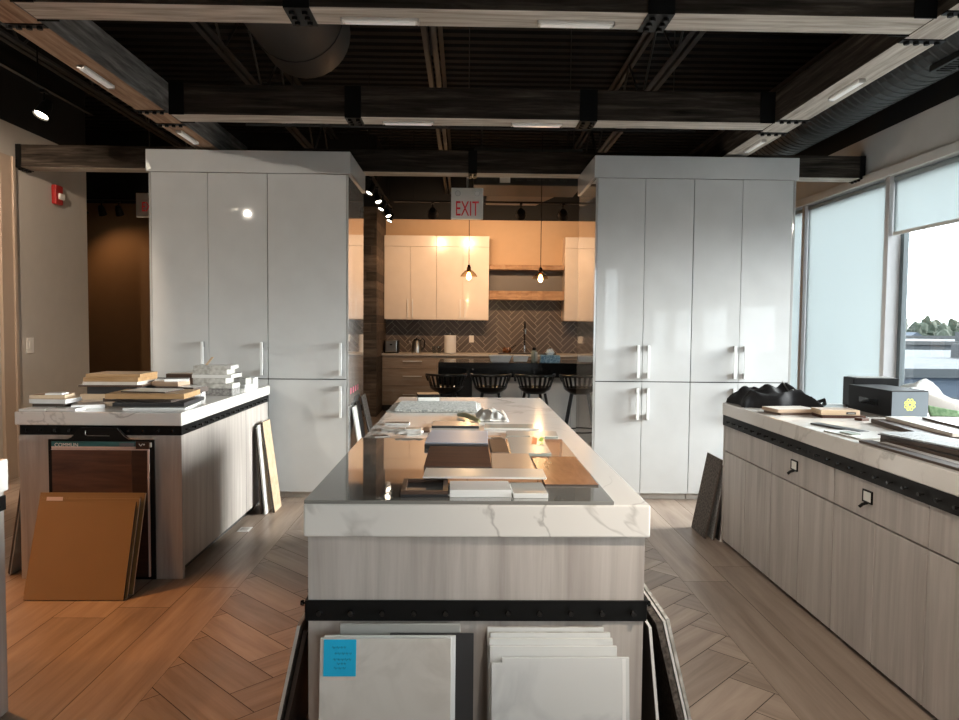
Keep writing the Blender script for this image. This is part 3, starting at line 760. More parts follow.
g = G(); g.prism([(.002, .0), (.02, -.04), (.028, .05), (.012, .1)], .001, .0016); g.prism([(.006, -.09), (.02, -.1), (.024, -.06)], .001, .0016); g.obj('leaf_patch', 'leafgreen', t, local=True)
sample('tile_sample', 'slim charcoal edged board behind the blue grey sheet', 'tile sample', -.155, .072, 3.50, 3.66, ZM, .012, 'tan_tile', 'dark_sample', 0, GI)
sample('tile_sample', 'pale textured tile behind the large pale grey tile', 'tile sample', .19, .42, 3.20, 3.36, ZM, .010, 'grey_tile', 'green_tile', -.06, GI)
sample('tile_sample', 'long grey green glass tile strip near the middle of the island', 'tile sample', .10, .36, 3.45, 3.60, ZM, .009, 'green_tile', 'white_core', -.04, GI)
sample('tile_sample', 'small charcoal chip between the blue sheet and pale tiles', 'tile sample', .118, .168, 3.02, 3.09, ZS, .012, 'dark_sample', 'white_core', .2, GI)
sample('tile_sample', 'pale beige chip beside the small charcoal chip', 'tile sample', .105, .165, 3.15, 3.23, ZM, .008, 'tan_tile', 'white_core', .1, GI)
sample('tile_sample', 'small brown chip on the corridor side of the blue grey sheet', 'tile sample', -.19, -.16, 3.35, 3.47, ZM, .010, 'brown_dark', 'brown_dark', .05, GI)
# crumpled foil sample bag
def sheet(name, fn, nu, nv, th, mats, parent=None, local=False):
    g = G(); V = [[g.bm.verts.new(fn(i / nu, j / nv)) for j in range(nv + 1)] for i in range(nu + 1)]
    for i in range(nu):
        for j in range(nv): g.bm.faces.new((V[i][j], V[i + 1][j], V[i + 1][j + 1], V[i][j + 1]))
    o = g.obj(name, mats, parent, smooth=False, local=local)
    for p in o.data.polygons: p.use_smooth = True
    mo = o.modifiers.new('solid', 'SOLIDIFY'); mo.thickness = th; mo.offset = 1
    return o
rr = random.Random(3); H = [[rr.random() for _ in range(12)] for _ in range(12)]
def hgt(u, v, s=9):
    a, b = u * s, v * s; i, j = min(int(a), 10), min(int(b), 10); fa, fb = a - i, b - j
    return (H[i][j] * (1 - fa) * (1 - fb) + H[i + 1][j] * fa * (1 - fb) + H[i][j + 1] * (1 - fa) * fb + H[i + 1][j + 1] * fa * fb)
o = sheet('foil_bag', lambda u, v: (.065 + .165 * u, 3.74 + .33 * v, ZM + .002 + .05 * hgt(u, v) * min(1, 4 * u, 4 * (1 - u), 4 * v, 4 * (1 - v)) ** .5), 22, 22, .002, 'silver')
tag(o, 'crumpled silver foil sample bag on the far part of the central island', 'bag', GI)
g = G(); g.tube([(-.03, 3.93, ZM + .012), (.0, 3.85, ZM + .022), (.045, 3.72, ZM + .022), (.075, 3.66, ZM + .012)], [.010, .013, .013, .009], n=10)
tag(g.obj('cabinet_pull', 'olive', smooth=True), 'olive metal cabinet pull lying against the silver foil bag', 'handle', GI)
for i, (x, y, w, d, m_, rz, lab) in enumerate(((-.23, 3.30, .07, .05, 'silver', .3, 'crumpled silver swatch lying alone on the corridor side of the blue sheet'), (-.33, 3.42, .10, .06, 'grey_tile', -.2, 'grey swatch chip on the corridor side of the blue sheet, behind the silver swatch'), (-.235, 3.40, .07, .07, 'green_tile', .1, 'grey green swatch chip on the corridor side of the blue sheet'), (-.37, 3.22, .07, .05, 'brown_dark', .5, 'brown swatch chip nearest the slab edge'), (-.33, 3.62, .12, .05, 'brown_dark', .0, 'brown swatch strip in front of the carpet sample'))):
    sample('swatch_chip', lab, 'sample', x - w / 2, x + w / 2, y - d / 2, y + d / 2, ZM, .006 + .004 * (i % 3), m_, 'white_core', rz, GI)
t = thing('magazine', 'open glossy leaflet curling up beside the blue grey laminate sheet', 'leaflet', (-.25, 3.27, ZM), 0, GI)
o = sheet('page', lambda u, v: (-.30 + .12 * u, 3.15 + .10 * v, ZM + .016 + .012 * hgt(u, v)), 10, 8, .0012, 'white', t)
# carpet
t = thing('carpet_sample', 'grey and white carpet sample across the far end of the central island', 'carpet sample', (-.16, 4.36, ZM), 0, GI)
g = G(); g.box(-.235, .235, -.24, .24, 0, .016); g.obj('pile', 'carpet', t, local=True, bevel=.004)
g = G()
for k in range(46):
    y = -.235 + k * .0104; g.tube([(-.232, y, .006), (-.25 - R.random() * .012, y + R.uniform(-.006, .006), .004), (-.262 - R.random() * .02, y + R.uniform(-.008, .008), .002)], .0022, n=4)
    g.tube([(.232, y, .006), (.245, y, .004), (.252 + R.random() * .012, y + R.uniform(-.006, .006), .002)], .0022, n=4)
f = g.obj('fringe', 'fringe', t, local=True); f['kind'] = 'stuff'
t = thing('sample_box', 'small box sample with dark band and white sides behind the carpet sample', 'box', (-.235, 4.74, ZM), .12, GI)
g = G(); g.box(-.068, .068, -.07, .07, 0, .03); g.obj('base', 'white_core', t, local=True, bevel=.001)
g = G(); g.box(-.07, .07, -.072, .072, .0305, .05, 0, mtop=1); g.obj('lid', ['black_gloss', 'honey'], t, local=True, bevel=.001)

# tiles leaning on the front of the central island
GF = 'tiles leaning on the near end of the central island'
FB = 2.018
TH = .11
def leanF(label, x0, x1, ztop, yb, mface, medge, th=.009, name='leaning_tile', tilt=0, rz=0):
    h = ztop / math.cos(TH)
    return lean(name, label, 'tile sample', x0, x1, yb, 0.002, h, th, h * math.sin(TH), mface, medge, GF, tilt, rz)
leanF('grey slab showing only its top edge behind the cream tile', -.340, -.006, .592, 1.940, 'grey_tile', 'white_tile', .010)
leanF('black tile standing just behind the cream tile', -.20, .032, .572, 1.927, 'dark_sample', 'dark_sample', .009)
leanF('white edged tile directly behind the cream tile with the sticky note', -.378, -.018, .571, 1.914, 'white_tile', 'white_core', .010)
crm = leanF('cream stone tile with a bright blue sticky note', -.386, -.030, .570, 1.900, 'cream_tile', 'white_core', .010)
h = .61
st = G(); st.box(-.168, -.080, -.0016, -.0004, .473, .571); s = st.obj('sticky_note', 'sticky', None, local=True)
s.location = crm.location; s.rotation_euler = crm.rotation_euler; tag(s, 'bright blue sticky note with handwriting stuck to cream tile', 'note')
g = G(); sx = -.168
for row, (z, a, b) in enumerate(((.549, .022, .058), (.533, .030, .078), (.517, .026, .076), (.506, .036, .060), (.494, .028, .062))):
    x = a
    while x < b:
        w = R.uniform(.005, .010)
        g.tube([(sx + x, -.0019, z), (sx + x + w * .3, -.0019, z + .004), (sx + x + w * .6, -.0019, z - .002), (sx + x + w, -.0019, z + .003)], .0006, n=4); x += w + .0025
g.obj('handwriting', 'ink', s, local=True)
leanF('rearmost marble tile of the white marble stack, with a rough top edge', .070, .396, .583, 1.942, 'marble_tile', 'stone_grey', .010)
leanF('second marble tile from the back of the white marble stack', .078, .412, .574, 1.929, 'marble_tile', 'stone_grey', .010)
leanF('third marble tile from the back of the white marble stack', .074, .416, .563, 1.916, 'marble_tile', 'white_core', .010)
leanF('pale grey marble tile just behind the front white tile', .076, .425, .548, 1.903, 'marble_tile', 'white_tile', .010)
# front tile with a notch at its upper corner
ang = TH; w = .188
g = G(); g.prism([(-w, 0), (w, 0), (w, .527), (-w + .028, .527), (-w + .028, .514), (-w, .514)], 0, .010, lambda a, b, c: (a, c, b))
o = g.obj('leaning_tile', 'marble_tile', None, local=True, bevel=.0015); o.location = (.268, 1.889, .002); o.rotation_euler = (-ang, 0, 0)
tag(o, 'front white marble tile with a notched corner, fully facing the viewer', 'tile sample', GF)
g = G(); g.box(.168, .178, -.0007, 0, 0, .524); g.obj('edge_band', 'white_tile', o, local=True)
# boards leaning on the sides of the central island
def lean_side(label, y0, y1, xb, xt, h, th, mface, medge, sgn, group, name='leaning_board', zb=.004, rz=0):
    """board whose face looks along sgn*X, foot at xb, top at xt"""
    ang = abs(xt); L = (y1 - y0) / 2
    g = G(); g.box(0, th, -L, L, 0, h, 1); 
    g.bm.faces.ensure_lookup_table(); g.bm.faces[0].material_index = 0; g.bm.faces[1].material_index = 0
    o = g.obj(name, [mface, medge], None, local=True, bevel=.0012); o.location = (xb, (y0 + y1) / 2, zb)
    o.rotation_euler = (0, xt, rz)
    tag(o, label, 'board', group); return o
lean_side('pale edged board leaning on the corridor side of the central island', 2.05, 2.65, -.590, .21, .58, .010, 'dark_carpet', 'silver', -1, 'boards leaning on the central island sides')
lean_side('dark board behind the pale edged board on the corridor side', 2.09, 2.70, -.574, .21, .55, .012, 'dark_edge', 'dark_edge', -1, 'boards leaning on the central island sides')
lean_side('outermost pale board leaning on the window side of the central island', 2.06, 2.66, .728, -.24, .60, .010, 'stone_grey', 'stone_grey', 1, 'boards leaning on the central island sides')
lean_side('second pale board from outside, window side of the central island', 2.055, 2.64, .717, -.24, .595, .008, 'grey_slate', 'white_core', 1, 'boards leaning on the central island sides')
lean_side('dark board in the middle of the window side boards', 2.05, 2.62, .695, -.24, .59, .018, 'dark_carpet', 'dark_carpet', 1, 'boards leaning on the central island sides')
lean_side('white edged board steepest against the window side of the central island', 2.04, 2.55, .588, -.10, .57, .009, 'dark_edge', 'white_tile', 1, 'boards leaning on the central island sides')
# far end boards either side of the central island
lean_side('dark striped board leaning at the foot of the kitchen side cabinet, outermost', 6.05, 6.35, .845, .35, .40, .012, 'dark_carpet', 'board_edge', -1, 'boards leaning by the tall cabinet near the bar')
lean_side('dark striped board leaning at the foot of the kitchen side cabinet, middle', 6.08, 6.40, .863, .35, .41, .012, 'dark_carpet', 'board_edge', -1, 'boards leaning by the tall cabinet near the bar')
lean_side('dark striped board leaning at the foot of the kitchen side cabinet, innermost', 6.12, 6.5, .881, .35, .41, .012, 'dark_edge', 'board_edge', -1, 'boards leaning by the tall cabinet near the bar')
lean_side('white board leaning on the tall cabinet beside the kitchen opening', 6.02, 6.2, -.806, -.16, .74, .012, 'white', 'white_core', 1, 'boards leaning on the cabinet near the kitchen')
lean_side('black board behind the white one on the cabinet beside the kitchen', 6.22, 6.42, -.806, -.16, .76, .012, 'dark_sample', 'dark_sample', 1, 'boards leaning on the cabinet near the kitchen')
lean_side('dark grey board farthest along the cabinet beside the kitchen', 6.45, 6.72, -.745, -.22, .80, .014, 'grey_slate', 'dark_edge', 1, 'boards leaning on the cabinet near the kitchen')
for k in range(4):  # pink reflections painted as small squares on the side panel
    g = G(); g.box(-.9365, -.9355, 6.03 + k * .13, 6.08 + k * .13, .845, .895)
    tag(g.obj('pink_reflection', 'pink'), 'small painted pink reflection in a row on the cabinet side panel', 'reflection', 'row of painted pink reflections')

# ------------------------------------------------------------------ tan board island dressing
t = thing('display_board', 'black carry-handle sample board showing dark cherry planks under a teal header', 'display board', (-1.972, 3.985, 0))
fx0, fx1, fz1, fy = -2.258, -1.687, .784, 4.0
g = G(); g.prism([(fx0, .012), (fx1, .012), (fx1, fz1), (-1.80, fz1), (-1.83, .795), (-1.873, .838), (-1.885, .848), (-2.081, .848), (-2.093, .838), (-2.135, .795), (-2.16, fz1), (fx0, fz1)], fy, fy + .012, lambda a, b, c: (a, c, b)); g.obj('backing', 'black', t, bevel=.001)
g = G(); g.tube([(-2.055, 3.998, .833), (-2.055, 3.995, .812), (-2.045, 3.995, .806), (-1.925, 3.995, .806)], .0022, n=6); g.obj('handle_slot', 'steel', t)
g = G(); g.tube([(-1.885, 3.998, .846), (-1.845, 3.996, .803), (-1.825, 3.996, .790), (-1.69, 3.996, .790)], .0018, n=6); g.obj('handle_rim', 'steel', t)
g = G(); g.box(fx0 + .022, -1.785, 3.992, 4.0, .748, .774); hd = g.obj('header_strip', 'teal', t)
g = G(); g.box(fx0 + .022, -1.785, 3.992, 4.0, .7355, .7475); g.obj('header_band', 'pinkwhite', t)
g = G(); g.box(-1.87, -1.79, 3.9905, 3.992, .750, .769); g.obj('header_label', 'box_grey', hd)
text_part('header_lettering', 'COMMUN', .028, 'white', hd, FRONT(-2.155, 3.991, .755), .0004)
g = G(); g.box(-1.782, -1.712, 3.991, 4.0, .736, .774); bd = g.obj('badge_panel', 'cherry_dark', t)
g = G(); g.tube([(-1.765, 3.990, .764), (-1.755, 3.990, .752), (-1.746, 3.990, .764)], .002, n=5); g.blob((-1.738, 3.990, .760), .006, .001, .005, 1, .1); g.obj('badge_mark', 'white', bd)
g = G(); g.box(-1.708, -1.700, 3.991, 4.0, .745, .770); g.obj('corner_chip', 'silver', t)
g = G(); g.box(fx0 + .024, -1.805, 3.990, 4.0, .03, .728); g.obj('wood_panel', 'cherry', t)
g = G(); g.box(-1.804, -1.722, 3.990, 4.0, .03, .728); g.obj('dark_panel', 'cherry_dark', t)
g = G(); g.box(fx0 + .022, -1.712, 3.989, 4.0, .729, .7335); g.box(-1.720, -1.712, 3.989, 4.0, .03, .729); g.obj('edge_trim', 'pinkwhite', t)
GT = 'tan boards leaning on the tan board island'
lean('leaning_board', 'front tan board facing the viewer at the end of the tan board island', 'board', -2.238, -1.733, 3.715, .004, .497, .012, .161, 'tan_board', 'dark_edge', GT, 0, 0)
lean('leaning_board', 'second tan board, just behind the front one, with a pale label', 'board', -2.245, -1.728, 3.743, .004, .508, .012, .1646, 'tan_board', 'board_edge', GT)
lean('leaning_board', 'third tan board with dark edge behind the front two', 'board', -2.262, -1.735, 3.771, .004, .512, .012, .1659, 'tan_board', 'dark_edge', GT)
lean('leaning_board', 'rearmost light brown board of the tan stack', 'board', -2.285, -1.722, 3.797, .004, .525, .012, .1701, 'tan_board', 'board_edge', GT)
g = G(); g.box(-.085, -.0, -.0015, 0, -.012, .008); o = g.obj('paper_label', 'pinkwhite', None, local=True); o.location = (-2.13, 3.902, .4835); o.rotation_euler = (-.33, 0, 0)
tag(o, 'pale paper label on the second tan board', 'label')
GS = 'boards leaning on the wall side of the tan board island'
lean_side('outer dark board leaning on the wall side of the tan board island', 4.12, 4.7, -2.565, .16, .62, .012, 'dark_edge', 'cherry', -1, GS)
lean_side('inner dark board with grey edge, wall side of the tan board island', 4.10, 4.66, -2.550, .16, .60, .010, 'dark_edge', 'dark_sample', -1, GS)
lean_side('grey edged thin panel hugging the wall side of the tan board island', 4.09, 4.6, -2.5365, .16, .55, .006, 'grey_tile', 'grey_tile', -1, GS)
GR = 'boards leaning on the bright side of the tan board island'
lean_side('pale oak board leaning outermost on the bright side of the tan board island', 5.46, 5.66, -1.425, -.13, .685, .014, 'oak', 'dark_edge', 1, GR)
lean_side('white board leaning behind the pale oak one on the tan board island', 5.40, 5.60, -1.474, -.085, .665, .012, 'white_tile', 'white_core', 1, GR)
lean_side('dark thin board tight to the bright side of the tan board island', 5.42, 5.62, -1.508, -.06, .64, .012, 'dark_edge', 'dark_edge', 1, GR)
# dark boards at the end of the drawer counter
GD = 'dark boards at the end of the drawer counter'
lean_side('outer dark textured board leaning at the far corner of the drawer counter', 4.83, 5.12, 1.622, .19, .545, .012, 'dark_carpet', 'dark_edge', -1, GD)
lean_side('middle grey brown board at the far corner of the drawer counter', 4.80, 5.06, 1.668, .145, .50, .012, 'grey_slate', 'dark_edge', -1, GD)
lean_side('inner black board at the far corner of the drawer counter', 4.79, 5.05, 1.702, .105, .44, .012, 'dark_sample', 'dark_edge', -1, GD)
g = G(); g.prism([(-.04, -.055), (.04, -.055), (.04, .055), (-.04, .055)], 0, .004); o = g.obj('floor_plate', 'white', None, local=True, bevel=.002); o.location = (-1.505, 5.02, 0.0005)
tag(o, 'small white outlet plate in the floor beside the tan board island', 'outlet'); g = G(); g.box(-.025, .025, -.035, .035, .004, .0055); g.obj('cover_flap', 'steel', o, local=True)

# stacks on the tan board island
GW = 'small tile stack on the near corner of the tan board island'
tiles = [(-2.44, -2.30, 4.045, 4.16, 0, .014, 'white_tile', 'white_core', .02, 'long white glazed tile at the near edge of the tan board island'),
         (-2.29, -2.13, 4.05, 4.15, 0, .016, 'grey_tile', 'white_tile', -.05, 'grey tile with white edge at the near edge of the tan board island'),
         (-2.26, -2.09, 4.18, 4.36, 0, .022, 'white_tile', 'white_tile', .45, 'tilted white tile on the near part of the tan board island'),
         (-2.44, -2.27, 4.17, 4.34, 0, .030, 'grey_tile', 'dark_edge', .05, 'grey tile at the bottom of the small stack'),
         (-2.45, -2.24, 4.16, 4.32, .030, .026, 'oak', 'white_tile', -.05, 'oak and white tile in the middle of the small stack'),
         (-2.47, -2.28, 4.19, 4.33, .056, .020, 'tan_tile', 'board_edge', .12, 'tan tile near the top of the small stack'),
         (-2.38, -2.29, 4.19, 4.28, .076, .010, 'white_tile', 'white_tile', .1, 'small white chip topping the small stack')]
for x0, x1, y0, y1, dz, h_, mt, me_, rz, lab in tiles:
    sample('tile_sample', lab, 'tile sample', x0, x1, y0, y1, Z0 + .0004 + dz, h_ - .0006, mt, me_, rz, GW)
GM = 'mixed board pile in the middle of the tan board island'
pile = [(-1.94, -1.60, 4.16, 4.50, .010, 'grey_tile', 'white_tile', .10, 'white grey sheet at the very bottom of the mixed board pile'),
        (-2.02, -1.62, 4.22, 4.60, .022, 'dark_sample', 'dark_sample', .05, 'charcoal panel low in the mixed board pile'),
        (-2.08, -1.68, 4.25, 4.58, .020, 'green_tile', 'dark_edge', -.05, 'grey green panel in the mixed board pile'),
        (-2.06, -1.62, 4.22, 4.53, .030, 'honey', 'honey', .06, 'honey oak board on top of the mixed board pile'),
        (-1.99, -1.72, 4.28, 4.50, .008, 'cream_tile', 'dark_edge', -.12, 'stone look chip board on the honey oak board')]
dz = 0
for x0, x1, y0, y1, h_, mt, me_, rz, lab in pile:
    sample('board_sample', lab, 'board sample', x0, x1, y0, y1, Z0 + .0004 + dz, h_, mt, me_, rz, GM); dz += h_ + .0004
GQ = 'brown board pile by the wall side of the tan board island'
pile2 = [(-2.44, -2.12, 4.68, 4.98, .034, 'oak', 'board_edge', .05, 'pale tan board lowest in the brown board pile'),
         (-2.40, -2.08, 4.70, 4.98, .046, 'dark_sample', 'dark_sample', -.03, 'black block in the brown board pile'),
         (-2.45, -2.06, 4.68, 4.96, .012, 'white_tile', 'brown_dark', .06, 'white card sticking out of the brown board pile'),
         (-2.42, -2.08, 4.68, 4.98, .020, 'tan_tile', 'cream_tile', .02, 'cream edged panel in the brown board pile'),
         (-2.42, -2.07, 4.69, 4.97, .026, 'honey', 'honey', -.02, 'brown plank just under the top of the brown board pile'),
         (-2.41, -2.07, 4.70, 4.98, .022, 'oak', 'honey', .02, 'tan oak plank topping the brown board pile')]
dz = 0
for x0, x1, y0, y1, h_, mt, me_, rz, lab in pile2:
    sample('board_sample', lab, 'board sample', x0, x1, y0, y1, Z0 + .0004 + dz, h_, mt, me_, rz, GQ); dz += h_ + .0004
GP = 'loose chips behind the mixed board pile'
for i, (x, y, z, w, d, h_, m1, m2, rz, lab) in enumerate(((-1.93, 4.90, 0, .20, .16, .075, 'brown_dark', 'dark_edge', .15, 'dark brown block behind the mixed board pile'), (-1.95, 4.90, .0754, .19, .14, .030, 'cream_tile', 'tan_tile', -.2, 'cream chip on the dark brown block behind the pile'), (-1.91, 4.90, .1058, .15, .12, .016, 'dark_sample', 'white_tile', .3, 'charcoal chip on top of the cream chip'), (-1.74, 4.72, 0, .13, .16, .05, 'dark_sample', 'white_tile', .2, 'black chip with white edge just behind the pile'), (-1.74, 4.72, .0504, .12, .15, .035, 'white_tile', 'dark_edge', -.3, 'white chip on the black chip behind the pile'), (-2.0, 5.30, 0, .24, .14, .13, 'tan_tile', 'brown_dark', .1, 'reddish brown block farthest behind the pile'))):
    sample('sample_chip', lab, 'sample', x - w / 2, x + w / 2, y - d / 2, y + d / 2, Z0 + .0004 + z, h_, m1, m2, rz, GP)
# white stone block stack at far end of tan board island
GB = 'pale stone blocks stacked at the far end of the tan board island'
z = Z0 + .0004
rows = [(-1.820, -1.570, 4.98, 5.14, .046, 'dark_sample', 'grey_slate', 'charcoal block at the bottom of the stone stack'), (-1.840, -1.570, 4.99, 5.15, .034, 'stone_grey', 'stone_grey', 'lowest pale stone block, on the charcoal one'),
        (-1.840, -1.615, 4.99, 5.16, .036, 'stone_grey', 'stone_grey', 'third block up in the stone stack'), (-1.850, -1.580, 5.00, 5.17, .024, 'stone_grey', 'white_core', 'middle thin block of the stone stack'),
        (-1.845, -1.610, 5.00, 5.17, .034, 'stone_grey', 'stone_grey', 'second block from the top of the stone stack'), (-1.840, -1.585, 5.00, 5.17, .026, 'white_core', 'stone_grey', 'topmost pale block of the stone stack')]
for x0, x1, y0, y1, h_, m1, m2, lab in rows:
    sample('stone_block', lab, 'stone sample', x0, x1, y0, y1, z, h_, m1, m2, R.uniform(-.02, .02), GB, bevel=.003); z += h_ + .0004
g = G(); g.obox((-1.75, 5.06, z + .028), (.008, 0, 0), (0, .004, 0), (.022, 0, .028)); tag(g.obj('wood_stick', 'oak'), 'small wooden stick standing on top of the stone stack', 'stick')
for i, (x, y, z_, w, d, h_, m1, lab) in enumerate(((-1.60, 5.33, 0, .09, .12, .05, 'white_tile', 'white stone cube by the far edge, lowest and nearest'), (-1.62, 5.36, .0504, .10, .10, .045, 'stone_grey', 'pale stone cube resting on the nearest white cube'), (-1.605, 5.52, 0, .08, .12, .085, 'white_tile', 'upright white block close to the tall cabinet'), (-1.72, 5.46, 0, .12, .14, .09, 'stone_grey', 'pale block behind the white cubes'), (-1.73, 5.46, .0904, .14, .12, .032, 'dark_sample', 'dark block lying on the pale block behind the cubes'), (-1.585, 5.22, 0, .05, .07, .03, 'white_tile', 'small white block at the marble edge beside the stone stack'))):
    sample('stone_block', lab, 'stone sample', x - w / 2, x + w / 2, y - d / 2, y + d / 2, Z0 + .0004 + z_, h_, m1, 'stone_grey' if i % 2 else 'white_tile', .1 * (i - 2), GB, bevel=.003)

# ------------------------------------------------------------------ drawer counter dressing
# heap of black cloth
def clothz(u, v):
    e = min(1, 5.5 * u, 5.5 * (1 - u), 5.5 * v, 5.5 * (1 - v)); e = math.sqrt(max(0, e))
    r1 = 1 - abs(math.sin(u * 9.5 + v * 3.2 + .6)); r2 = 1 - abs(math.sin(v * 8 - u * 4 + 1.1))
    pk = .075 * math.exp(-((u - .10) ** 2 + (v - .6) ** 2) / .012) + .07 * math.exp(-((u - .45) ** 2 + (v - .6) ** 2) / .018) + .05 * math.exp(-((u - .8) ** 2 + (v - .55) ** 2) / .03)
    return e * (.066 + .012 * r1 ** 2 + .016 * r2 ** 2 + .022 * hgt(u * .6, v * .6) + .014 * hgt(v, u) + pk * .72)
def clothp(u, v):
    a = 2 * PI * hgt(v, u, 7) * .0
    x = 1.745 + .41 * u + .03 * math.sin(v * 7 + 1) * (u - .5); y = 4.42 + .33 * v + .10 * (.5 - u) * 1 + .035 * math.sin(u * 11)
    return (x, y, Z0 + .002 + clothz(u, v))
t = thing('jacket', 'black jacket heaped at the far corner of the drawer counter', 'jacket', (1.99, 4.6, Z0))
g = G(); nu, nv = 44, 32
V = [[g.bm.verts.new(clothp(i / nu, j / nv)) for j in range(nv + 1)] for i in range(nu + 1)]
for i in range(nu):
    for j in range(nv): g.bm.faces.new((V[i][j], V[i + 1][j], V[i + 1][j + 1], V[i][j + 1]))
rim = [V[i][0] for i in range(nu + 1)] + [V[nu][j] for j in range(1, nv + 1)] + [V[i][nv] for i in range(nu - 1, -1, -1)] + [V[0][j] for j in range(nv - 1, 0, -1)]
low = [g.bm.verts.new((q.co.x, q.co.y, Z0 + .0006)) for q in rim]
for i in range(len(rim)): g.bm.faces.new((rim[i], rim[(i + 1) % len(rim)], low[(i + 1) % len(rim)], low[i]))
g.bm.faces.new(low)
o = g.obj('fabric', 'black_soft', t)
for p in o.data.polygons: p.use_smooth = True
g = G(); g.tube([clothp(.72, .2 + .07 * k)[:2] + (clothp(.72, .2 + .07 * k)[2] + .004,) for k in range(7)], .004, n=6); g.obj('zip', 'steel', t)
g = G(); g.tube([(2.20, 4.52, Z0 + .03), (2.24, 4.50, Z0 + .05), (2.27, 4.55, Z0 + .02), (2.29, 4.60, Z0 + .013)], .012, n=8); g.obj('strap', 'black_soft', t, smooth=True)
GC = 'samples spread over the drawer counter'
def stack_item(name, label, cat, x, y, z, w, d, h_, m1, m2, rz):
    return sample(name, label, cat, x - w / 2, x + w / 2, y - d / 2, y + d / 2, Z0 + .0004 + z, h_, m1, m2, rz, GC)
stack_item('tile_sample', 'beige grey tile lowest in the pair before the jacket', 'tile sample', 1.895, 4.20, 0, .24, .16, .012, 'brown_dark', 'brown_dark', .2)
stack_item('tile_sample', 'pale beige slab tile upper in the pair before the jacket', 'tile sample', 1.895, 4.21, .0124, .25, .17, .020, 'cream_tile', 'tan_tile', .15)
stack_item('wood_sample', 'brown board under the beige sample box', 'wood sample', 2.10, 4.05, 0, .24, .13, .016, 'brown_dark', 'walnut', -.03)
stack_item('sample_box', 'beige sample box with dark label, on the brown board', 'box', 2.085, 4.06, .0164, .21, .14, .028, 'tan_tile', 'oak', -.08)
t = thing('label_tab', 'small dark label tab on the beige sample box', 'label', (2.135, 3.983, Z0 + .022), -.08)
g = G(); g.box(-.025, .025, -.003, 0, 0, .013); g.obj('tab', 'dark_sample', t, local=True); g = G(); g.box(-.018, .018, -.0042, -.003, .004, .009); g.obj('inset', 'grey_tile', t, local=True)
stack_item('wood_sample', 'little brown chip in front of the beige sample box', 'wood sample', 2.15, 3.90, 0, .05, .05, .014, 'brown_dark', 'walnut', .3)
for i in range(3):
    stack_item('tile_sample', ['white black edged chip against the jacket hem', 'white chip with black edge midway between jacket and boxes', 'white chip closest to the beige sample box'][i], 'tile sample', 2.06 + .03 * i, 4.32 - .05 * i, 0, .13, .03, .012 + .006 * i, 'white_tile', 'dark_sample', -.3)
stack_item('wood_sample', 'thin charcoal strip lying alone in front of the boxes', 'wood sample', 1.86, 3.58, 0, .06, .32, .008, 'dark_sample', 'dark_sample', .28)
stack_item('tile_sample', 'clear edged white sheet near the marble edge', 'tile sample', 1.86, 3.36, 0, .22, .26, .006, 'white_tile', 'grey_tile', .15)
stack_item('tile_sample', 'greenish glass chip lying on the clear edged white sheet', 'tile sample', 1.80, 3.36, .0064, .05, .08, .006, 'green_tile', 'green_tile', .2)
stack_item('tile_sample', 'plain white sheet under the mosaic sample', 'tile sample', 2.04, 3.32, 0, .11, .26, .006, 'white_tile', 'white_core', .15)
stack_item('board_sample', 'thick dark board beneath the long white tile', 'board sample', 2.27, 3.48, 0, .32, .62, .022, 'brown_dark', 'dark_edge', -.12)
stack_item('tile_sample', 'long white tile on the thick dark board', 'tile sample', 2.33, 3.46, .0224, .30, .60, .018, 'white_tile', 'cream_tile', -.08)
stack_item('tile_sample', 'dark edged white sheet atop the long white tile', 'tile sample', 2.42, 3.42, .0408, .24, .44, .010, 'white_tile', 'dark_edge', -.1)
stack_item('board_sample', 'outer dark board along the near marble edge', 'board sample', 1.765, 2.72, 0, .06, .86, .010, 'dark_edge', 'dark_edge', .02)
stack_item('board_sample', 'white strip between the two dark edge boards', 'board sample', 1.82, 2.74, 0, .035, .74, .008, 'white_tile', 'white_tile', .03)
stack_item('board_sample', 'inner dark slab carrying the mosaic sample', 'board sample', 1.93, 2.86, 0, .17, .62, .018, 'dark_sample', 'dark_edge', .05)
stack_item('board_sample', 'second dark slab carrying the mosaic sample', 'board sample', 1.95, 2.88, .0184, .18, .58, .016, 'brown_dark', 'dark_edge', .12)
t = thing('mosaic_sample', 'pale mosaic tile sheet on top of the dark slabs', 'mosaic', (1.955, 2.93, Z0 + .0352), .22, GC)
g = G(); g.box(-.10, .10, -.24, .24, 0, .004); g.obj('mesh_backing', 'dark_sample', t, local=True)
g = G()
for i in range(6):
    for j in range(8): g.box(-.096 + i * .0325, -.068 + i * .0325, -.236 + j * .0595, -.181 + j * .0595, .004, .010)
g.obj('chips', 'mosaic', t, local=True, bevel=.001)
# black box with emblem
t = thing('black_box', 'black box with a blue grey end bearing a yellow green emblem', 'box', (2.39, 4.10, Z0))
A = Vector((2.385, 4.49, 0)); B = Vector((2.388, 4.035, 0)); C = Vector((2.612, 4.055, 0))
e1 = (A - B); e2 = (C - B); hb = .150
g = G(); P = [B, C, C + e1, A]
g.prism([(p.x, p.y) for p in P], Z0 + .0006, Z0 + hb); o = g.obj('carton', 'box_black', t, bevel=.002)
n2 = Vector((e2.y, -e2.x, 0)).normalized(); u2 = e2.normalized()
def on_end(a, b, d=.0012): return B + u2 * a + n2 * d + Vector((0, 0, Z0 + b))
g = G(); q = [on_end(.004, .004, .001), on_end(e2.length - .003, .004, .001), on_end(e2.length - .003, hb - .006, .001), on_end(.004, hb - .006, .001)]
f1 = [g.bm.verts.new(p) for p in q]; f0 = [g.bm.verts.new(p - n2 * .001) for p in q]
g.bm.faces.new(f1); g.bm.faces.new(f0[::-1]); [g.bm.faces.new((f1[i], f1[(i + 1) % 4], f0[(i + 1) % 4], f0[i])) for i in range(4)]
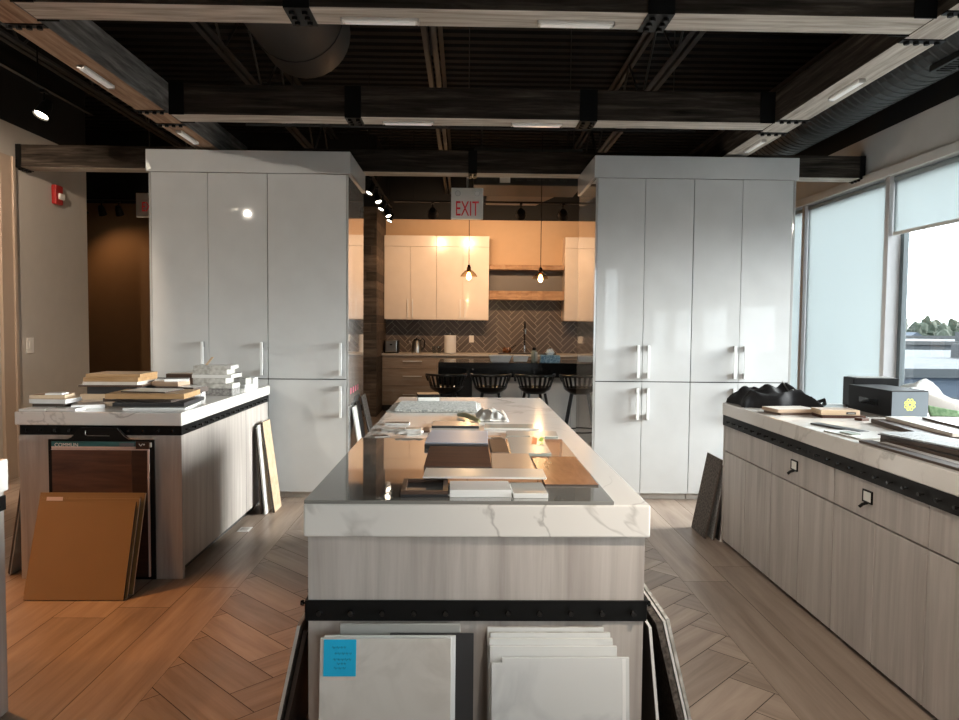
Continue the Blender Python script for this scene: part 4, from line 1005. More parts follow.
ep = g.obj('end_panel', 'box_grey', t)
g = G(); ec = (.112, .072)
for k in range(8):
    an = k * PI / 4 + PI / 8; r1 = .026
    c = (ec[0] + r1 * math.cos(an), ec[1] + r1 * math.sin(an))
    pts = [on_end(c[0] + .0105 * math.cos(w_), c[1] + .0105 * math.sin(w_), .0016) for w_ in [2 * PI * i / 10 for i in range(10)]]
    inn = [on_end(c[0] + .0055 * math.cos(w_), c[1] + .0055 * math.sin(w_), .0016) for w_ in [2 * PI * i / 10 for i in range(10)]]
    for i in range(10): g.face([pts[i], pts[(i + 1) % 10], inn[(i + 1) % 10], inn[i]])
for r0_, r1_ in ((.008, .016),):
    po = [on_end(ec[0] + r1_ * math.cos(w_), ec[1] + r1_ * math.sin(w_), .0018) for w_ in [2 * PI * i / 16 for i in range(16)]]
    pi_ = [on_end(ec[0] + r0_ * math.cos(w_), ec[1] + r0_ * math.sin(w_), .0018) for w_ in [2 * PI * i / 16 for i in range(16)]]
    for i in range(16): g.face([po[i], po[(i + 1) % 16], pi_[(i + 1) % 16], pi_[i]])
g.obj('emblem', 'emblem', ep)
n1 = Vector((-e1.y, e1.x, 0)).normalized()
if n1.dot(Vector((-1, -1, 0))) < 0: n1 = -n1
g = G(); g.obox(B + e1 * .5 + n1 * .001 + Vector((0, 0, Z0 + .07)), e1 * .22, n1 * .001, (0, 0, .018)); g.obj('hand_slot', 'black_gloss', t)
t = thing('black_case', 'flat black case resting behind and above the emblem box', 'box', (2.47, 4.45, Z0))
g = G(); g.obox((2.60, 4.625, Z0 + .0925), (.14, -.01, 0), (.005, .075, 0), (0, 0, .092)); g.obj('case', 'box_black', t, bevel=.004)
g = G(); g.obox((2.60, 4.625, Z0 + .1865), (.12, -.009, 0), (.005, .065, 0), (0, 0, .0018)); g.obj('lid_sheet', 'grey_tile', t)
# curled white paper and brown sheet behind the box
PP = [(2.60, .150), (2.625, .185), (2.66, .20), (2.70, .185), (2.735, .150), (2.76, .105), (2.80, .085), (2.84, .08), (2.87, .03), (2.89, .004)]
def curl(u, v):
    q = u * (len(PP) - 1); k = min(int(q), len(PP) - 2); t_ = q - k
    x = PP[k][0] * (1 - t_) + PP[k + 1][0] * t_; z = PP[k][1] * (1 - t_) + PP[k + 1][1] * t_
    return (x + .05 + .03 * v, 4.22 + .26 * v + .02 * math.sin(u * 5), Z0 + .004 + z * (1 - .3 * v) + .008 * math.sin(u * 13 + v * 5) * (1 - u))
o = sheet('paper_sheet', curl, 40, 10, .0015, 'paper_thin'); tag(o, 'crumpled white paper sheet draped down behind the emblem box', 'paper')
def curl2(u, v):
    x = 2.632 + .235 * u; zt = .148 - .098 * u ** .9
    return (x, 4.145 - .03 * u - .075 * v, Z0 + .003 + zt * (1 - v) ** (1.25))
t = thing('turf_brochure', 'curled brown sheet with a green turf print beside the emblem box', 'brochure', (2.7, 4.1, Z0))
o = sheet('sheet', curl2, 18, 10, .0015, 'brown_paper', t)
o = sheet('print', lambda u, v: tuple(a + b for a, b in zip(curl2(.02 + .72 * u, .50 + .46 * v), (0, -.0022, .0012))), 14, 8, .0004, 'green_print', t)

# ------------------------------------------------------------------ kitchen
KY = 11.9; CT = .945
t = thing('base_cabinet', 'taupe kitchen base cabinet with a stack of drawers', 'cabinet', (-.84, 12.2, 0))
g = G(); g.box(-1.337, -.30, KY + .02, YB - .002, .10, CT - .035); g.obj('carcass', 'seam', t)
g = G(); g.box(-1.325, -.31, KY + .07, YB - .002, 0, .10); g.obj('toe_kick', 'dried', t)
for z0, z1 in ((.70, .905), (.42, .695), (.105, .415)):
    g = G(); g.box(-1.335, -.45, KY, KY + .02, z0, z1); d = g.obj('drawer', 'taupe', t, bevel=.002)
    g = G(); zz = (z0 + z1) / 2 + .02; g.box(-1.0, -.69, KY - .03, KY - .02, zz - .008, zz + .008); g.box(-.98, -.965, KY - .03, KY, zz - .006, zz + .006); g.box(-.725, -.71, KY - .03, KY, zz - .006, zz + .006); g.obj('handle', 'acrylic', d)
g = G(); g.box(-.446, -.302, KY, KY + .02, .105, .905); g.obj('door', 'taupe', t, bevel=.002)
t = thing('base_cabinet', 'taupe kitchen base cabinet behind the black bar', 'cabinet', (1.2, 12.2, 0))
g = G(); g.box(-.298, 3.0, KY + .02, YB - .002, .10, CT - .035); g.obj('carcass', 'seam', t)
g = G(); g.box(-.29, 2.9, KY + .07, YB - .002, 0, .10); g.obj('toe_kick', 'dried', t)
for k in range(6):
    g = G(); g.box(-.296 + k * .549, .249 + k * .549, KY, KY + .02, .105, .905); g.obj('door', 'taupe', t, bevel=.002)
g = G(); g.box(-1.343, 3.0, KY - .03, YB - .002, CT - .034, CT); tag(g.obj('countertop', 'cream_tile', bevel=.003), 'pale stone kitchen countertop along the tiled wall', 'countertop')
# backsplash
BS0, BS1 = CT + .001, 2.02
bm = bmesh.new(); tl = bm.faces.layers.float.new('tone')
for q0, q1, w0, w1 in ((-1.343, 3.0, BS0, 1.492), (.397, 1.645, 1.4925, 2.0)):
    for p in herringbone(q0, q1, w0, w1, .078, 4, .009, .8 - (q0 + q1) / 2, 1.4 - (w0 + w1) / 2, 30):
        try: f = bm.faces.new([bm.verts.new((q[0], YB - .008, q[1])) for q in p])
        except ValueError: continue
        f[tl] = R.random()
fs = bm.faces[:]
ex = bmesh.ops.extrude_face_region(bm, geom=fs)
bmesh.ops.translate(bm, verts=[v for v in ex['geom'] if isinstance(v, bmesh.types.BMVert)], vec=(0, .005, 0))
g = G(); g.bm.free(); g.bm = bm; g.box(-1.343, 3.0, YB - .004, YB - .0005, BS0, 1.494, 1); g.box(.397, 1.645, YB - .004, YB - .0005, 1.494, 2.0, 1)
o = g.obj('backsplash', ['tile_bs', 'grout']); tag(o, 'dark herringbone tile backsplash behind the kitchen counter', 'backsplash')
g = G(); g.box(.395, 1.645, YB - .03, YB - .0005, 2.0, 2.34); tag(g.obj('grey_panel', 'grey_paint'), 'plain dark grey panel between the two wood shelves', 'panel')
UY = 12.16
def upper(x0, x1, xm, label, hs):
    t = thing('wall_cabinet', label, 'cabinet', ((x0 + x1) / 2, 12.3, 1.50))
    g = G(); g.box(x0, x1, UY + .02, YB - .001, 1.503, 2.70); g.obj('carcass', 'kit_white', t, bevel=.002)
    g = G(); g.box(x0, x1, UY - .005, YB - .001, 2.703, 2.88); g.obj('cornice', 'kit_white', t, bevel=.002)
    xs = [x0] + xm + [x1]
    for i, (a, b) in enumerate(zip(xs, xs[1:])):
        g = G(); g.box(a + .002, b - .002, UY, UY + .019, 1.50, 2.70); d = g.obj('door', 'kit_white', t, bevel=.002)
        hx = b - .04 if hs[i] == 'r' else a + .04
        g = G(); g.box(hx - .008, hx + .008, UY - .035, UY - .025, 1.54, 1.84); g.box(hx - .006, hx + .006, UY - .026, UY, 1.56, 1.575); g.box(hx - .006, hx + .006, UY - .026, UY, 1.805, 1.82); g.obj('handle', 'acrylic', d)
upper(-1.335, -.475, [-.905], 'cream kitchen wall cabinet next to the plank cladding', 'rl')
upper(-.473, .392, [-.04], 'cream kitchen wall cabinet next to the wood shelves', 'rl')
upper(1.65, 2.5, [2.07], 'cream kitchen wall cabinet half hidden behind the window side cabinets', 'rl')
def wave_shelf(name, z0, z1, y0, label):
    g = G(); n = 14; pf = [(.396 + 1.25 * k / n, y0 + .02 * math.sin(k * 1.7) + .012 * math.sin(k * 3.1)) for k in range(n + 1)]
    g.prism(pf + [(1.646, YB - .031), (.396, YB - .031)], z0, z1); o = g.obj('floating_shelf', 'shelf', bevel=.008); return tag(o, label, 'shelf', 'live edge wood shelves')
wave_shelf('s', 2.34, 2.42, 12.22, 'upper live edge wood shelf under the orange wall'); wave_shelf('s', 1.84, 1.99, 12.20, 'lower, thicker live edge wood shelf above the herringbone tile')
# bar
BY0, BY1, BT = 8.5, 9.35, .985
t = thing('bar_counter', 'long black bar counter with stools in front of the kitchen', 'bar', (.9, 8.9, 0))
g = G(); g.box(-.305, 2.15, BY0, BY1, .815, BT); g.obj('bar_top', 'black_gloss', t, bevel=.004)
g = G(); g.box(-.30, .09, BY0 + .012, BY1 - .01, 0, .815); g.obj('end_block', 'black_gloss', t, bevel=.003)
g = G(); g.box(.092, 2.14, BY0 + .36, BY0 + .38, 0, .814); b = g.obj('back_panel', 'kit_white', t)
g = G(); [g.box(.092 + k * .30, .096 + k * .30, BY0 + .357, BY0 + .36, .05, .80) for k in range(1, 7)]; g.obj('panel_groove', 'grey_tile', b)
g = G(); g.box(.092, 2.14, BY0 + .381, BY1 - .01, 0, .814); g.obj('body', 'seam', t)
# stools
def make_stool(label):
    t = thing('bar_stool', label, 'stool', (0, 0, 0), 0, 'black slatted bar stools')
    g = G(); g.lathe([(0, .655), (.10, .662), (.165, .705), (.188, .735), (.178, .738), (.15, .712), (.09, .685), (0, .678)], n=28); g.obj('seat', 'stool', t, local=True, smooth=True)
    g = G(); rim = [(.222 * math.cos(a), .21 * math.sin(a), .872) for a in [PI + PI * k / 20 for k in range(21)]]
    g.tube([(-.20, .10, .80), (-.219, .05, .855)] + rim + [(.219, .05, .855), (.20, .10, .80)], .013, n=8); g.obj('back_rail', 'stool', t, local=True, smooth=True)
    for k in range(11):
        a = PI + PI * (k + .5) / 11; ca, sa = math.cos(a), math.sin(a); tx, ty = -sa, ca
        g = G(); p0 = Vector((.219 * ca, .207 * sa, .868)); p1 = Vector((.172 * ca, .168 * sa, .722)); m_ = (p0 + p1) / 2; dn = Vector((ca, sa, -.38)).normalized()
        g.obox(m_, Vector((tx, ty, 0)) * .0145, dn * .004, (p0 - p1) / 2); g.obj('slat', 'stool', t, local=True, bevel=.002)
    for sx in (-1, 1):
        for sy in (-1, 1):
            g = G(); g.tube([(.09 * sx, .09 * sy, .668), (.15 * sx, .15 * sy, .32), (.19 * sx, .19 * sy, .0)], [.017, .015, .012], n=8); g.obj('leg', 'stool', t, local=True, smooth=True)
    g = G(); ring = [(.172 * 1.2 * math.cos(a), .172 * 1.2 * math.sin(a), .25) for a in [2 * PI * k / 28 for k in range(29)]]; g.tube(ring, .009, n=6); g.obj('foot_ring', 'stool', t, local=True, smooth=True)
    return t
s0 = make_stool('black slatted bar stool at the bar end nearest the plank cladding')
s0.location = (-.20, 8.15, 0); s0.rotation_euler = (0, 0, .1)
dup(s0, (.295, 8.17, 0), -.05, 'second black slatted bar stool from the plank cladding'); dup(s0, (.79, 8.17, 0), .2, 'third black slatted bar stool from the plank cladding, turned slightly'); dup(s0, (1.29, 8.12, 0), -.12, 'black slatted bar stool partly hidden by the tall cabinet')
# bar and counter items
def tray(x, y, w, d, label):
    t = thing('serving_tray', label, 'tray', (x, y, BT + .009), 0, 'white trays on the bar'); 
    g = G(); A = [(-w, -d), (w, -d), (w, d), (-w, d)]; lo = .82
    for i in range(4):
        a, b = A[i], A[(i + 1) % 4]
        g.face([(a[0] * lo, a[1] * lo, .001), (b[0] * lo, b[1] * lo, .001), (b[0], b[1], .07), (a[0], a[1], .07)])
    g.face([(a[0] * lo, a[1] * lo, .001) for a in A]); o = g.obj('dish', 'white_tile', t, local=True); mo = o.modifiers.new('solid', 'SOLIDIFY'); mo.thickness = .008; mo.offset = 1
    g = G(); [g.obox(((A[i][0] + A[(i + 1) % 4][0]) / 2, (A[i][1] + A[(i + 1) % 4][1]) / 2, .071), (w + .012 if i % 2 == 0 else .010, 0, 0), (0, .010 if i % 2 == 0 else d + .012, 0), (0, 0, .004)) for i in range(4)]; g.obj('rim', 'white_tile', t, local=True, bevel=.002)
tray(.42, 8.68, .125, .085, 'larger white serving tray on the black bar'); tray(.66, 8.68, .085, .08, 'smaller white serving tray beside the larger one on the bar')
t = thing('spray_bottle', 'dark bottle with a white side and black cap on the bar', 'bottle', (.83, 8.72, BT), 0)
g = G(); g.lathe([(0, 0), (.034, 0), (.036, .01), (.036, .125), (.026, .14), (0, .14)], n=20); g.obj('body', 'green_tile', t, local=True, smooth=True)
g = G(); g.lathe([(0, .1405), (.022, .1405), (.022, .175), (0, .178)], n=16); g.obj('cap', 'black', t, local=True, smooth=True)
g = G(); [g.box(.005 + k * .0001, .0365, -.034 + k * .0001, -.018, .01, .12) for k in range(1)]; g.obj('label', 'white', t, local=True)
t = thing('tissue_box', 'blue patterned tissue box with a white tissue on the bar', 'tissue box', (1.01, 8.66, BT), 0)
g = G(); g.box(-.115, .115, -.06, .06, .001, .09); g.obj('carton', 'tissue_box', t, local=True, bevel=.003)
rr2 = random.Random(5); g = G()
pk = []
for k in range(22):
    a = 2 * PI * k / 22; pk.append((a, .05 + .02 * rr2.random(), .10 + .07 * rr2.random()))
bt = [g.bm.verts.new((.03 * math.cos(a), .018 * math.sin(a), .0905)) for a, r_, z_ in pk]; md = [g.bm.verts.new((r_ * math.cos(a) * .95, r_ * .6 * math.sin(a), .115 + .012 * rr2.random())) for a, r_, z_ in pk]; tp = [g.bm.verts.new((r_ * .5 * math.cos(a) - .005, r_ * .35 * math.sin(a), z_)) for a, r_, z_ in pk]
for A_, B_ in ((bt, md), (md, tp)):
    for i in range(22): g.bm.faces.new((A_[i], A_[(i + 1) % 22], B_[(i + 1) % 22], B_[i]))
o = g.obj('tissue', 'paper', t, local=True); mo = o.modifiers.new('solid', 'SOLIDIFY'); mo.thickness = .001
t = thing('kettle', 'silver kettle with black handle on the kitchen counter', 'kettle', (-.80, 12.18, CT), 0)
g = G(); g.lathe([(0, .0), (.085, 0), (.088, .02), (.075, .15), (.06, .20), (0, .205)], n=24); g.obj('body', 'steel', t, local=True, smooth=True)
g = G(); g.lathe([(0, .205), (.05, .206), (.05, .225), (.012, .235), (.014, .255), (0, .258)], n=20); g.obj('lid', 'black', t, local=True, smooth=True)
g = G(); g.tube([(.055, 0, .20), (.10, 0, .24), (.135, 0, .20), (.13, 0, .10), (.085, 0, .05)], .012, n=8); g.obj('handle', 'black', t, local=True, smooth=True)
g = G(); g.tube([(-.07, 0, .13), (-.10, 0, .17), (-.12, 0, .20)], [.022, .016, .012], n=8); g.obj('spout', 'steel', t, local=True, smooth=True)
t = thing('toaster', 'black and steel toaster at the end of the kitchen counter', 'toaster', (-1.205, 12.15, CT), 0)
g = G(); g.box(-.10, .10, -.13, .13, .012, .215); g.obj('shell', 'steel', t, local=True, bevel=.02, seg=4)
g = G(); g.box(-.117, -.099, -.12, .12, .0, .205); g.box(.099, .117, -.12, .12, 0, .205); g.box(-.1, .1, -.12, .12, 0, .012); g.obj('end_panel', 'black', t, local=True, bevel=.006)
g = G(); g.box(-.09, .09, -.07, -.03, .213, .217); g.box(-.09, .09, .03, .07, .213, .217); g.obj('slot', 'black', t, local=True)
g = G(); g.box(-.02, .02, -.152, -.13, .13, .15); g.obj('lever', 'black', t, local=True, bevel=.003)
t = thing('paper_towel', 'white paper towel roll standing on the kitchen counter', 'paper towel', (-.24, 12.1, CT), 0)
g = G(); g.lathe([(.022, .012), (.098, .012), (.098, .30), (.022, .30)], n=28); g.obj('roll', 'paper', t, local=True, smooth=True)
g = G(); g.lathe([(0, 0), (.09, 0), (.09, .01), (.012, .011), (.012, .335), (0, .34)], n=20); g.obj('holder', 'steel', t, local=True, smooth=True)
for i, (x, y) in enumerate(((-.50, 12.08), (-.42, 12.16))):
    g = G(); g.lathe([(0, .003), (.03, .003), (.038, .12), (.035, .12), (.028, .008), (0, .008)], (x, y, CT), n=18)
    tag(g.obj('drinking_glass', 'bottle_glass', smooth=True), ['clear tumbler nearer the kettle', 'clear tumbler beside the paper towel roll'][i], 'glass', 'tumblers on the kitchen counter')
t = thing('kitchen_faucet', 'tall black spring faucet at the kitchen sink', 'faucet', (1.0, 12.25, CT), 0)
g = G(); g.lathe([(0, 0), (.03, 0), (.03, .02), (.02, .03), (.02, .14), (0, .15)], n=16); g.obj('base', 'chrome', t, local=True, smooth=True)
g = G(); g.tube([(0, 0, .14)] + [(0, 0, .2 + .05 * k) for k in range(6)] + [(0, -.02, .50), (0, -.07, .535), (0, -.12, .50), (0, -.135, .42)], .012, n=8); g.obj('spout', 'black', t, local=True, smooth=True)
g = G(); g.tube([(.02 * math.cos(k * .9), .02 * math.sin(k * .9), .15 + k * .004) for k in range(80)], .003, n=5); g.obj('spring', 'chrome', t, local=True, smooth=True)
g = G(); g.lathe([(0, .33), (.018, .33), (.02, .42), (0, .425)], (0, -.135, 0), n=14); g.obj('spray_head', 'chrome', t, local=True, smooth=True)
g = G(); g.tube([(.02, 0, .08), (.06, -.01, .09), (.09, -.02, .11)], .007, n=6); g.obj('lever', 'chrome', t, local=True, smooth=True)
t = thing('copper_pot', 'small copper pot with dark handle beside the kitchen sink', 'pot', (.70, 12.1, CT + .019), 0)
g = G(); g.lathe([(0, 0), (.06, 0), (.075, .03), (.07, .09), (.066, .09), (.06, .02), (0, .012)], n=22); g.obj('bowl', 'copper', t, local=True, smooth=True)
g = G(); g.tube([(.07, 0, .075), (.12, 0, .11), (.15, 0, .13)], .008, n=6); g.obj('handle', 'black', t, local=True, smooth=True)
g = G(); g.box(.55, 1.5, 11.93, 12.2, CT, CT + .018); tag(g.obj('drain_mat', 'dark_sample', bevel=.004), 'dark drain mat around the kitchen sink', 'mat')
t = thing('wall_outlet', 'white outlet on the herringbone backsplash', 'outlet', (.115, YB - .009, 1.12))
g = G(); g.box(.075, .155, YB - .016, YB - .0085, 1.12, 1.24); g.obj('cover_plate', 'white', t, bevel=.003)
g = G(); [g.box(.098, .132, YB - .0175, YB - .016, z, z + .035) for z in (1.135, 1.188)]; g.obj('socket', 'label_white', t, bevel=.002)
t = thing('light_switch', 'white light switch on the warm grey wall', 'switch', (XL + .003, 6.98, 1.12))
g = G(); g.box(XL, XL + .008, 6.92, 7.03, 1.12, 1.265); g.obj('cover_plate', 'white', t, bevel=.003)
g = G(); g.box(XL + .008, XL + .013, 6.955, 6.995, 1.155, 1.23); g.obj('rocker', 'label_white', t, bevel=.002)
t = thing('fire_alarm', 'red fire alarm strobe on the warm grey wall', 'alarm', (XL + .02, 7.45, 2.6))
g = G(); g.box(XL, XL + .05, 7.38, 7.51, 2.58, 2.77); g.obj('housing', 'red', t, bevel=.012, seg=3)
g = G(); g.box(XL + .05, XL + .075, 7.41, 7.50, 2.63, 2.69); g.obj('strobe', 'white', t, bevel=.008)

# ------------------------------------------------------------------ exit signs
t = thing('exit_sign', 'hanging EXIT sign with twin emergency lamps in front of the kitchen', 'sign', (.012, 6.95, 2.42))
g = G(); g.box(-.138, .162, 6.93, 6.98, 2.415, 2.705); g.obj('housing', 'exit_face', t, bevel=.006)
text_part('exit_lettering', 'EXIT', .175, 'exit_red', t, Matrix.Translation((.012, 6.928, 2.505)) @ Matrix.Rotation(PI / 2, 4, 'X') @ Matrix.Scale(.62, 4, (1, 0, 0)) @ Matrix.Scale(1.12, 4, (0, 1, 0)), .0015)
for x in (-.075, .105):
    g = G(); g.cyl((x, 6.93, 2.655), (x, 6.885, 2.645), .022, .026, n=16); h_ = g.obj('emergency_lamp', 'steel', t, smooth=True)
    g = G(); g.cyl((x, 6.885, 2.645), (x, 6.882, 2.6445), .022, n=16); g.obj('lamp_lens', 'white', h_)
g = G(); g.cyl((.012, 6.955, 2.705), (.012, 6.955, BZ - .007), .008, n=8); g.obj('hanger_rod', 'steel', t)
t = thing('exit_sign', 'red and white EXIT sign edge peeking out beside the corridor cabinet', 'sign', (-3.9, 9.0, 2.72))
g = G(); g.box(-3.97, -3.66, 8.98, 9.02, 2.68, 2.97); g.obj('housing', 'exit_face', t, bevel=.005)
text_part('exit_lettering', 'EXIT', .16, 'exit_red', t, Matrix.Translation((-3.80, 8.978, 2.80)) @ Matrix.Rotation(PI / 2, 4, 'X') @ Matrix.Scale(.62, 4, (1, 0, 0)), .0015)
g = G(); g.cyl((-3.81, 9.0, 2.97), (-3.81, 9.0, HZ), .006, n=8); g.obj('hanger_rod', 'steel', t)

# ------------------------------------------------------------------ lamps
def pendant(x, y, z, label):
    t = thing('pendant_lamp', label, 'pendant lamp', (x, y, z), 0, 'glass pendants over the bar')
    g = G(); g.cyl((x, y, z + .10), (x, y, HZ), .004, n=6); g.obj('cord', 'black', t)
    g = G(); g.lathe([(0, .11), (.014, .105), (.02, .085), (.026, .07), (.026, .03), (.018, .022), (0, .022)], (x, y, z), n=18); g.obj('socket', 'copper', t, smooth=True)
    g = G(); g.lathe([(.027, .045), (.05, .035), (.085, .0), (.102, -.03), (.1, -.033), (.082, -.004), (.048, .031), (.027, .041)], (x, y, z), n=28); g.obj('glass_shade', 'amber_glass', t, smooth=True)
    g = G(); g.lathe([(0, -.07), (.018, -.064), (.03, -.042), (.026, -.012), (.014, .018), (0, .02)], (x, y, z), n=18); g.obj('bulb', 'bulb', t, smooth=True)
    l = bpy.data.lights.new('pendant_glow', 'POINT'); l.energy = 12; l.color = (1, .62, .30); l.shadow_soft_size = .03
    o = bpy.data.objects.new('pendant_glow', l); COL.objects.link(o); o.location = (x, y, z - .11)
pendant(.043, 8.78, 2.03, 'glass pendant lamp in front of the cream cabinets'); pendant(.90, 8.78, 2.01, 'glass pendant lamp in front of the wood shelves')
def head(x, y, z, aim, label, lens='lens', energy=0, color=(1, .72, .42), size=1.2, blend=.6, group='track spotlights', r=.055, drop=.14):
    d = (Vector(aim) - Vector((x, y, z))).normalized(); p = Vector((x, y, z))
    if color is None: color = (1, .72, .5)
    t = thing('track_spotlight', label, 'spotlight', p, 0, group)
    g = G(); g.cyl(p + Vector((0, 0, drop - .01)), p + Vector((0, 0, .01)), .008, n=8); g.box(x - .018, x + .018, y - .03, y + .03, z + drop - .024, z + drop - .004); g.obj('stem', 'black', t)
    g = G(); g.cyl(p - d * .07, p - d * .03, r * .55, r * .8, n=18); g.cyl(p - d * .03, p + d * .065, r * .8, r, n=20, caps=False); g.cyl(p + d * .04, p + d * .041, r * .92, n=20); g.obj('lamp_head', 'black', t, smooth=True)
    g = G(); g.cyl(p + d * .048, p + d * .052, r * .88, n=20); g.obj('lens', lens, t)
    if energy:
        l = bpy.data.lights.new('spot', 'SPOT'); l.energy = energy; l.color = color; l.spot_size = size; l.spot_blend = blend; l.shadow_soft_size = .022
        o = bpy.data.objects.new('spot', l); COL.objects.link(o); o.location = p + d * .075; o.rotation_euler = d.to_track_quat('-Z', 'Y').to_euler()
    return t
def track(p0, p1, label):
    g = G(); p0, p1 = Vector(p0), Vector(p1); c = (p0 + p1) / 2; d = (p1 - p0) / 2
    sd = Vector((d.y, -d.x, 0)).normalized() * .017; g.obox(c, d, sd, (0, 0, .012))
    for q in (p0.lerp(p1, .1), p0.lerp(p1, .9)): g.cyl(q, (q.x, q.y, HZ), .005, n=6)
    tag(g.obj('light_track', 'black'), label, 'light track', 'black lighting tracks')
KW = (1, .60, .33)
track((-1.0, 10.3, 3.13), (1.7, 10.3, 3.13), 'black lighting track running across before the kitchen')
for x, lab in ((-.46, 'kitchen track spotlight beside the plank cladding end'), (.06, 'kitchen track spotlight half hidden by the EXIT sign'), (.77, 'kitchen track spotlight aimed between cabinets and shelves'), (1.36, 'kitchen track spotlight nearest the window side cabinet')):
    head(x, 10.3, 2.98, (x * 1.15, 12.3, 2.25), lab, 'lens_off', 64, KW, 1.75, .8, 'kitchen track spotlights', r=.075)
track((-1.11, 8.2, 3.16), (-1.11, 11.0, 3.16), 'black lighting track deep by the plank cladding')
for i, y in enumerate((8.7, 9.3, 9.9, 10.5, 11.0)):
    head(-1.11, y, 3.0, (-1.0 + (.5 if i % 2 else -.9), y - .7, 1.2), ['spotlight nearest the far crossbeam on the plank side track', 'second spotlight along the plank side track', 'third spotlight along the plank side track', 'fourth spotlight along the plank side track', 'last spotlight beside the plank cladding'][i], 'lens', 18, (1, .75, .5), 1.5, .7, 'spotlights on the plank side track', r=.042)
track((-3.14, -1.5, 3.16), (-3.14, 6.3, 3.16), 'black lighting track above the grey wall aisle')
OR = (1, .41, .12)
for y, aim, e, c, sz, lab in ((4.4, (-4.09, 6.75, 1.3), 220, (1, .78, .58), 1.5, 'added spotlight out of view, washing the grey wall'), (5.6, (-3.7, 4.6, .8), 40, OR, 1.5, 'bright spotlight above the grey wall, pointing down'), (3.45, (-2.1, 2.6, 0), 210, OR, 1.15, 'spotlight above the tan boards, outside the photo'), (1.8, (-2.0, 2.6, 0), 60, OR, 1.1, 'spotlight over the near island, outside the photo'), (1.15, (-1.75, 5.95, 1.7), 170, (1, .90, .76), .75, 'spotlight behind the viewer on the grey wall track')):  # first head is added out of view to brighten the grey wall
    head(-3.14, y, 3.0, aim, lab, 'lens', e, c, sz, .6, 'spotlights on the grey wall track')
track((.6, -3.0, 3.16), (.6, 1.2, 3.16), 'black lighting track behind the viewer')
for y, e, aim, lab in ((-.6, 14, (.1, 2.0, .4), 'spotlight behind the viewer aimed at the leaning tiles'), (.6, 240, (1.75, 3.6, .3), 'added unseen spotlight above the viewer, brightening the drawer counter front')):  # second head is added, unseen, to lift the drawer counter and aisle floor
    head(.6, y, 3.0, aim, lab, 'lens', e, (1, .86, .72), 1.4, .8, 'spotlights behind the viewer')
track((-6.2, 10.5, 3.14), (-4.2, 10.5, 3.14), 'black lighting track in the dark corridor')
for x, e, ln, lab in ((-5.38, 22, 'lens', 'lit spotlight in the corridor by the wall corner'), (-5.12, 0, 'lens_off', 'middle unlit spotlight in the dark corridor'), (-4.88, 0, 'lens_off', 'unlit spotlight deepest in the dark corridor')):
    head(x, 10.5, 2.98, (-4.9, 11.2, 1.6) if e else (x, 11.0, 2.2), lab, ln, e, (1, .6, .3), 2.0, .8, 'corridor spotlights')

# ------------------------------------------------------------------ outdoors
g = G(); g.box(4.5, 900, -300, 900, -9.2, -9.0); struct(g.obj('ground_outside', 'asphalt'), 'ground outside the windows', 'ground')
g = G(); n = 24
for i in range(n):
    for j in range(6):
        def hp(a, b):
            an = math.radians(5 + 85 * a / n); rr_ = 210 + b * 60
            return (rr_ * math.sin(an), rr_ * math.cos(an), -9 + 1.7 * b + .4 * math.sin(a * .9 + b))
        g.face([hp(i, j), hp(i + 1, j), hp(i + 1, j + 1), hp(i, j + 1)])
struct(g.obj('hill_outside', 'grass_out'), 'wooded ridge on the horizon', 'hill')
def building(x0, x1, y0, y1, zr, wall, roof, label, units, wins=0):
    t = thing('warehouse', label, 'building', ((x0 + x1) / 2, (y0 + y1) / 2, -9))
    g = G(); g.box(x0, x1, y0, y1, -9, zr); g.obj('wall', wall, t)
    g = G(); g.box(x0 - .3, x1 + .3, y0 - .3, y1 + .3, zr, zr + .25); g.box(x0 - .3, x1 + .3, y0 - .3, y0 + .1, zr + .25, zr + .55); g.box(x0 - .3, x0 + .1, y0, y1, zr + .25, zr + .55); g.obj('roof', roof, t)
    for (ux, uy, uw, uh) in units:
        g = G(); g.box(ux, ux + uw, uy, uy + uw, zr + .25, zr + .25 + uh); u_ = g.obj('rooftop_unit', 'hvac', t)
        g = G(); g.box(ux + uw * .2, ux + uw * .8, uy - .05, uy, zr + .35, zr + .15 + uh); g.obj('grille', 'bldg_wall', u_)
    for k in range(wins):
        wx = x0 + 1.5 + k * 3.2
        g = G(); g.box(wx, wx + 2.2, y0 - .06, y0, zr - 2.4, zr - 1.2); g.obj('window', 'bldg_pale', t)
    return t
building(20, 95, 44, 92, -1.55, 'bldg_wall', 'roof_blue', 'blue grey warehouse roof nearest outside the window', [(46, 66, 2.4, 1.3), (60, 80, 2, 1)], 12)
building(40, 150, 105, 150, -.95, 'bldg_pale', 'roof_white', 'long pale roofed warehouse beyond the blue grey one', [(82, 118, 3, 1.6), (98, 125, 3, 1.4)])
building(90, 160, 160, 175, -.7, 'bldg_pale', 'roof_white', 'farthest white roofed warehouse before the trees', [])
building(14.2, 17.0, 21.5, 25, -1.75, 'bldg_wall', 'bldg_wall', 'dark low rooftop block close outside the window', [])
rt = random.Random(11)
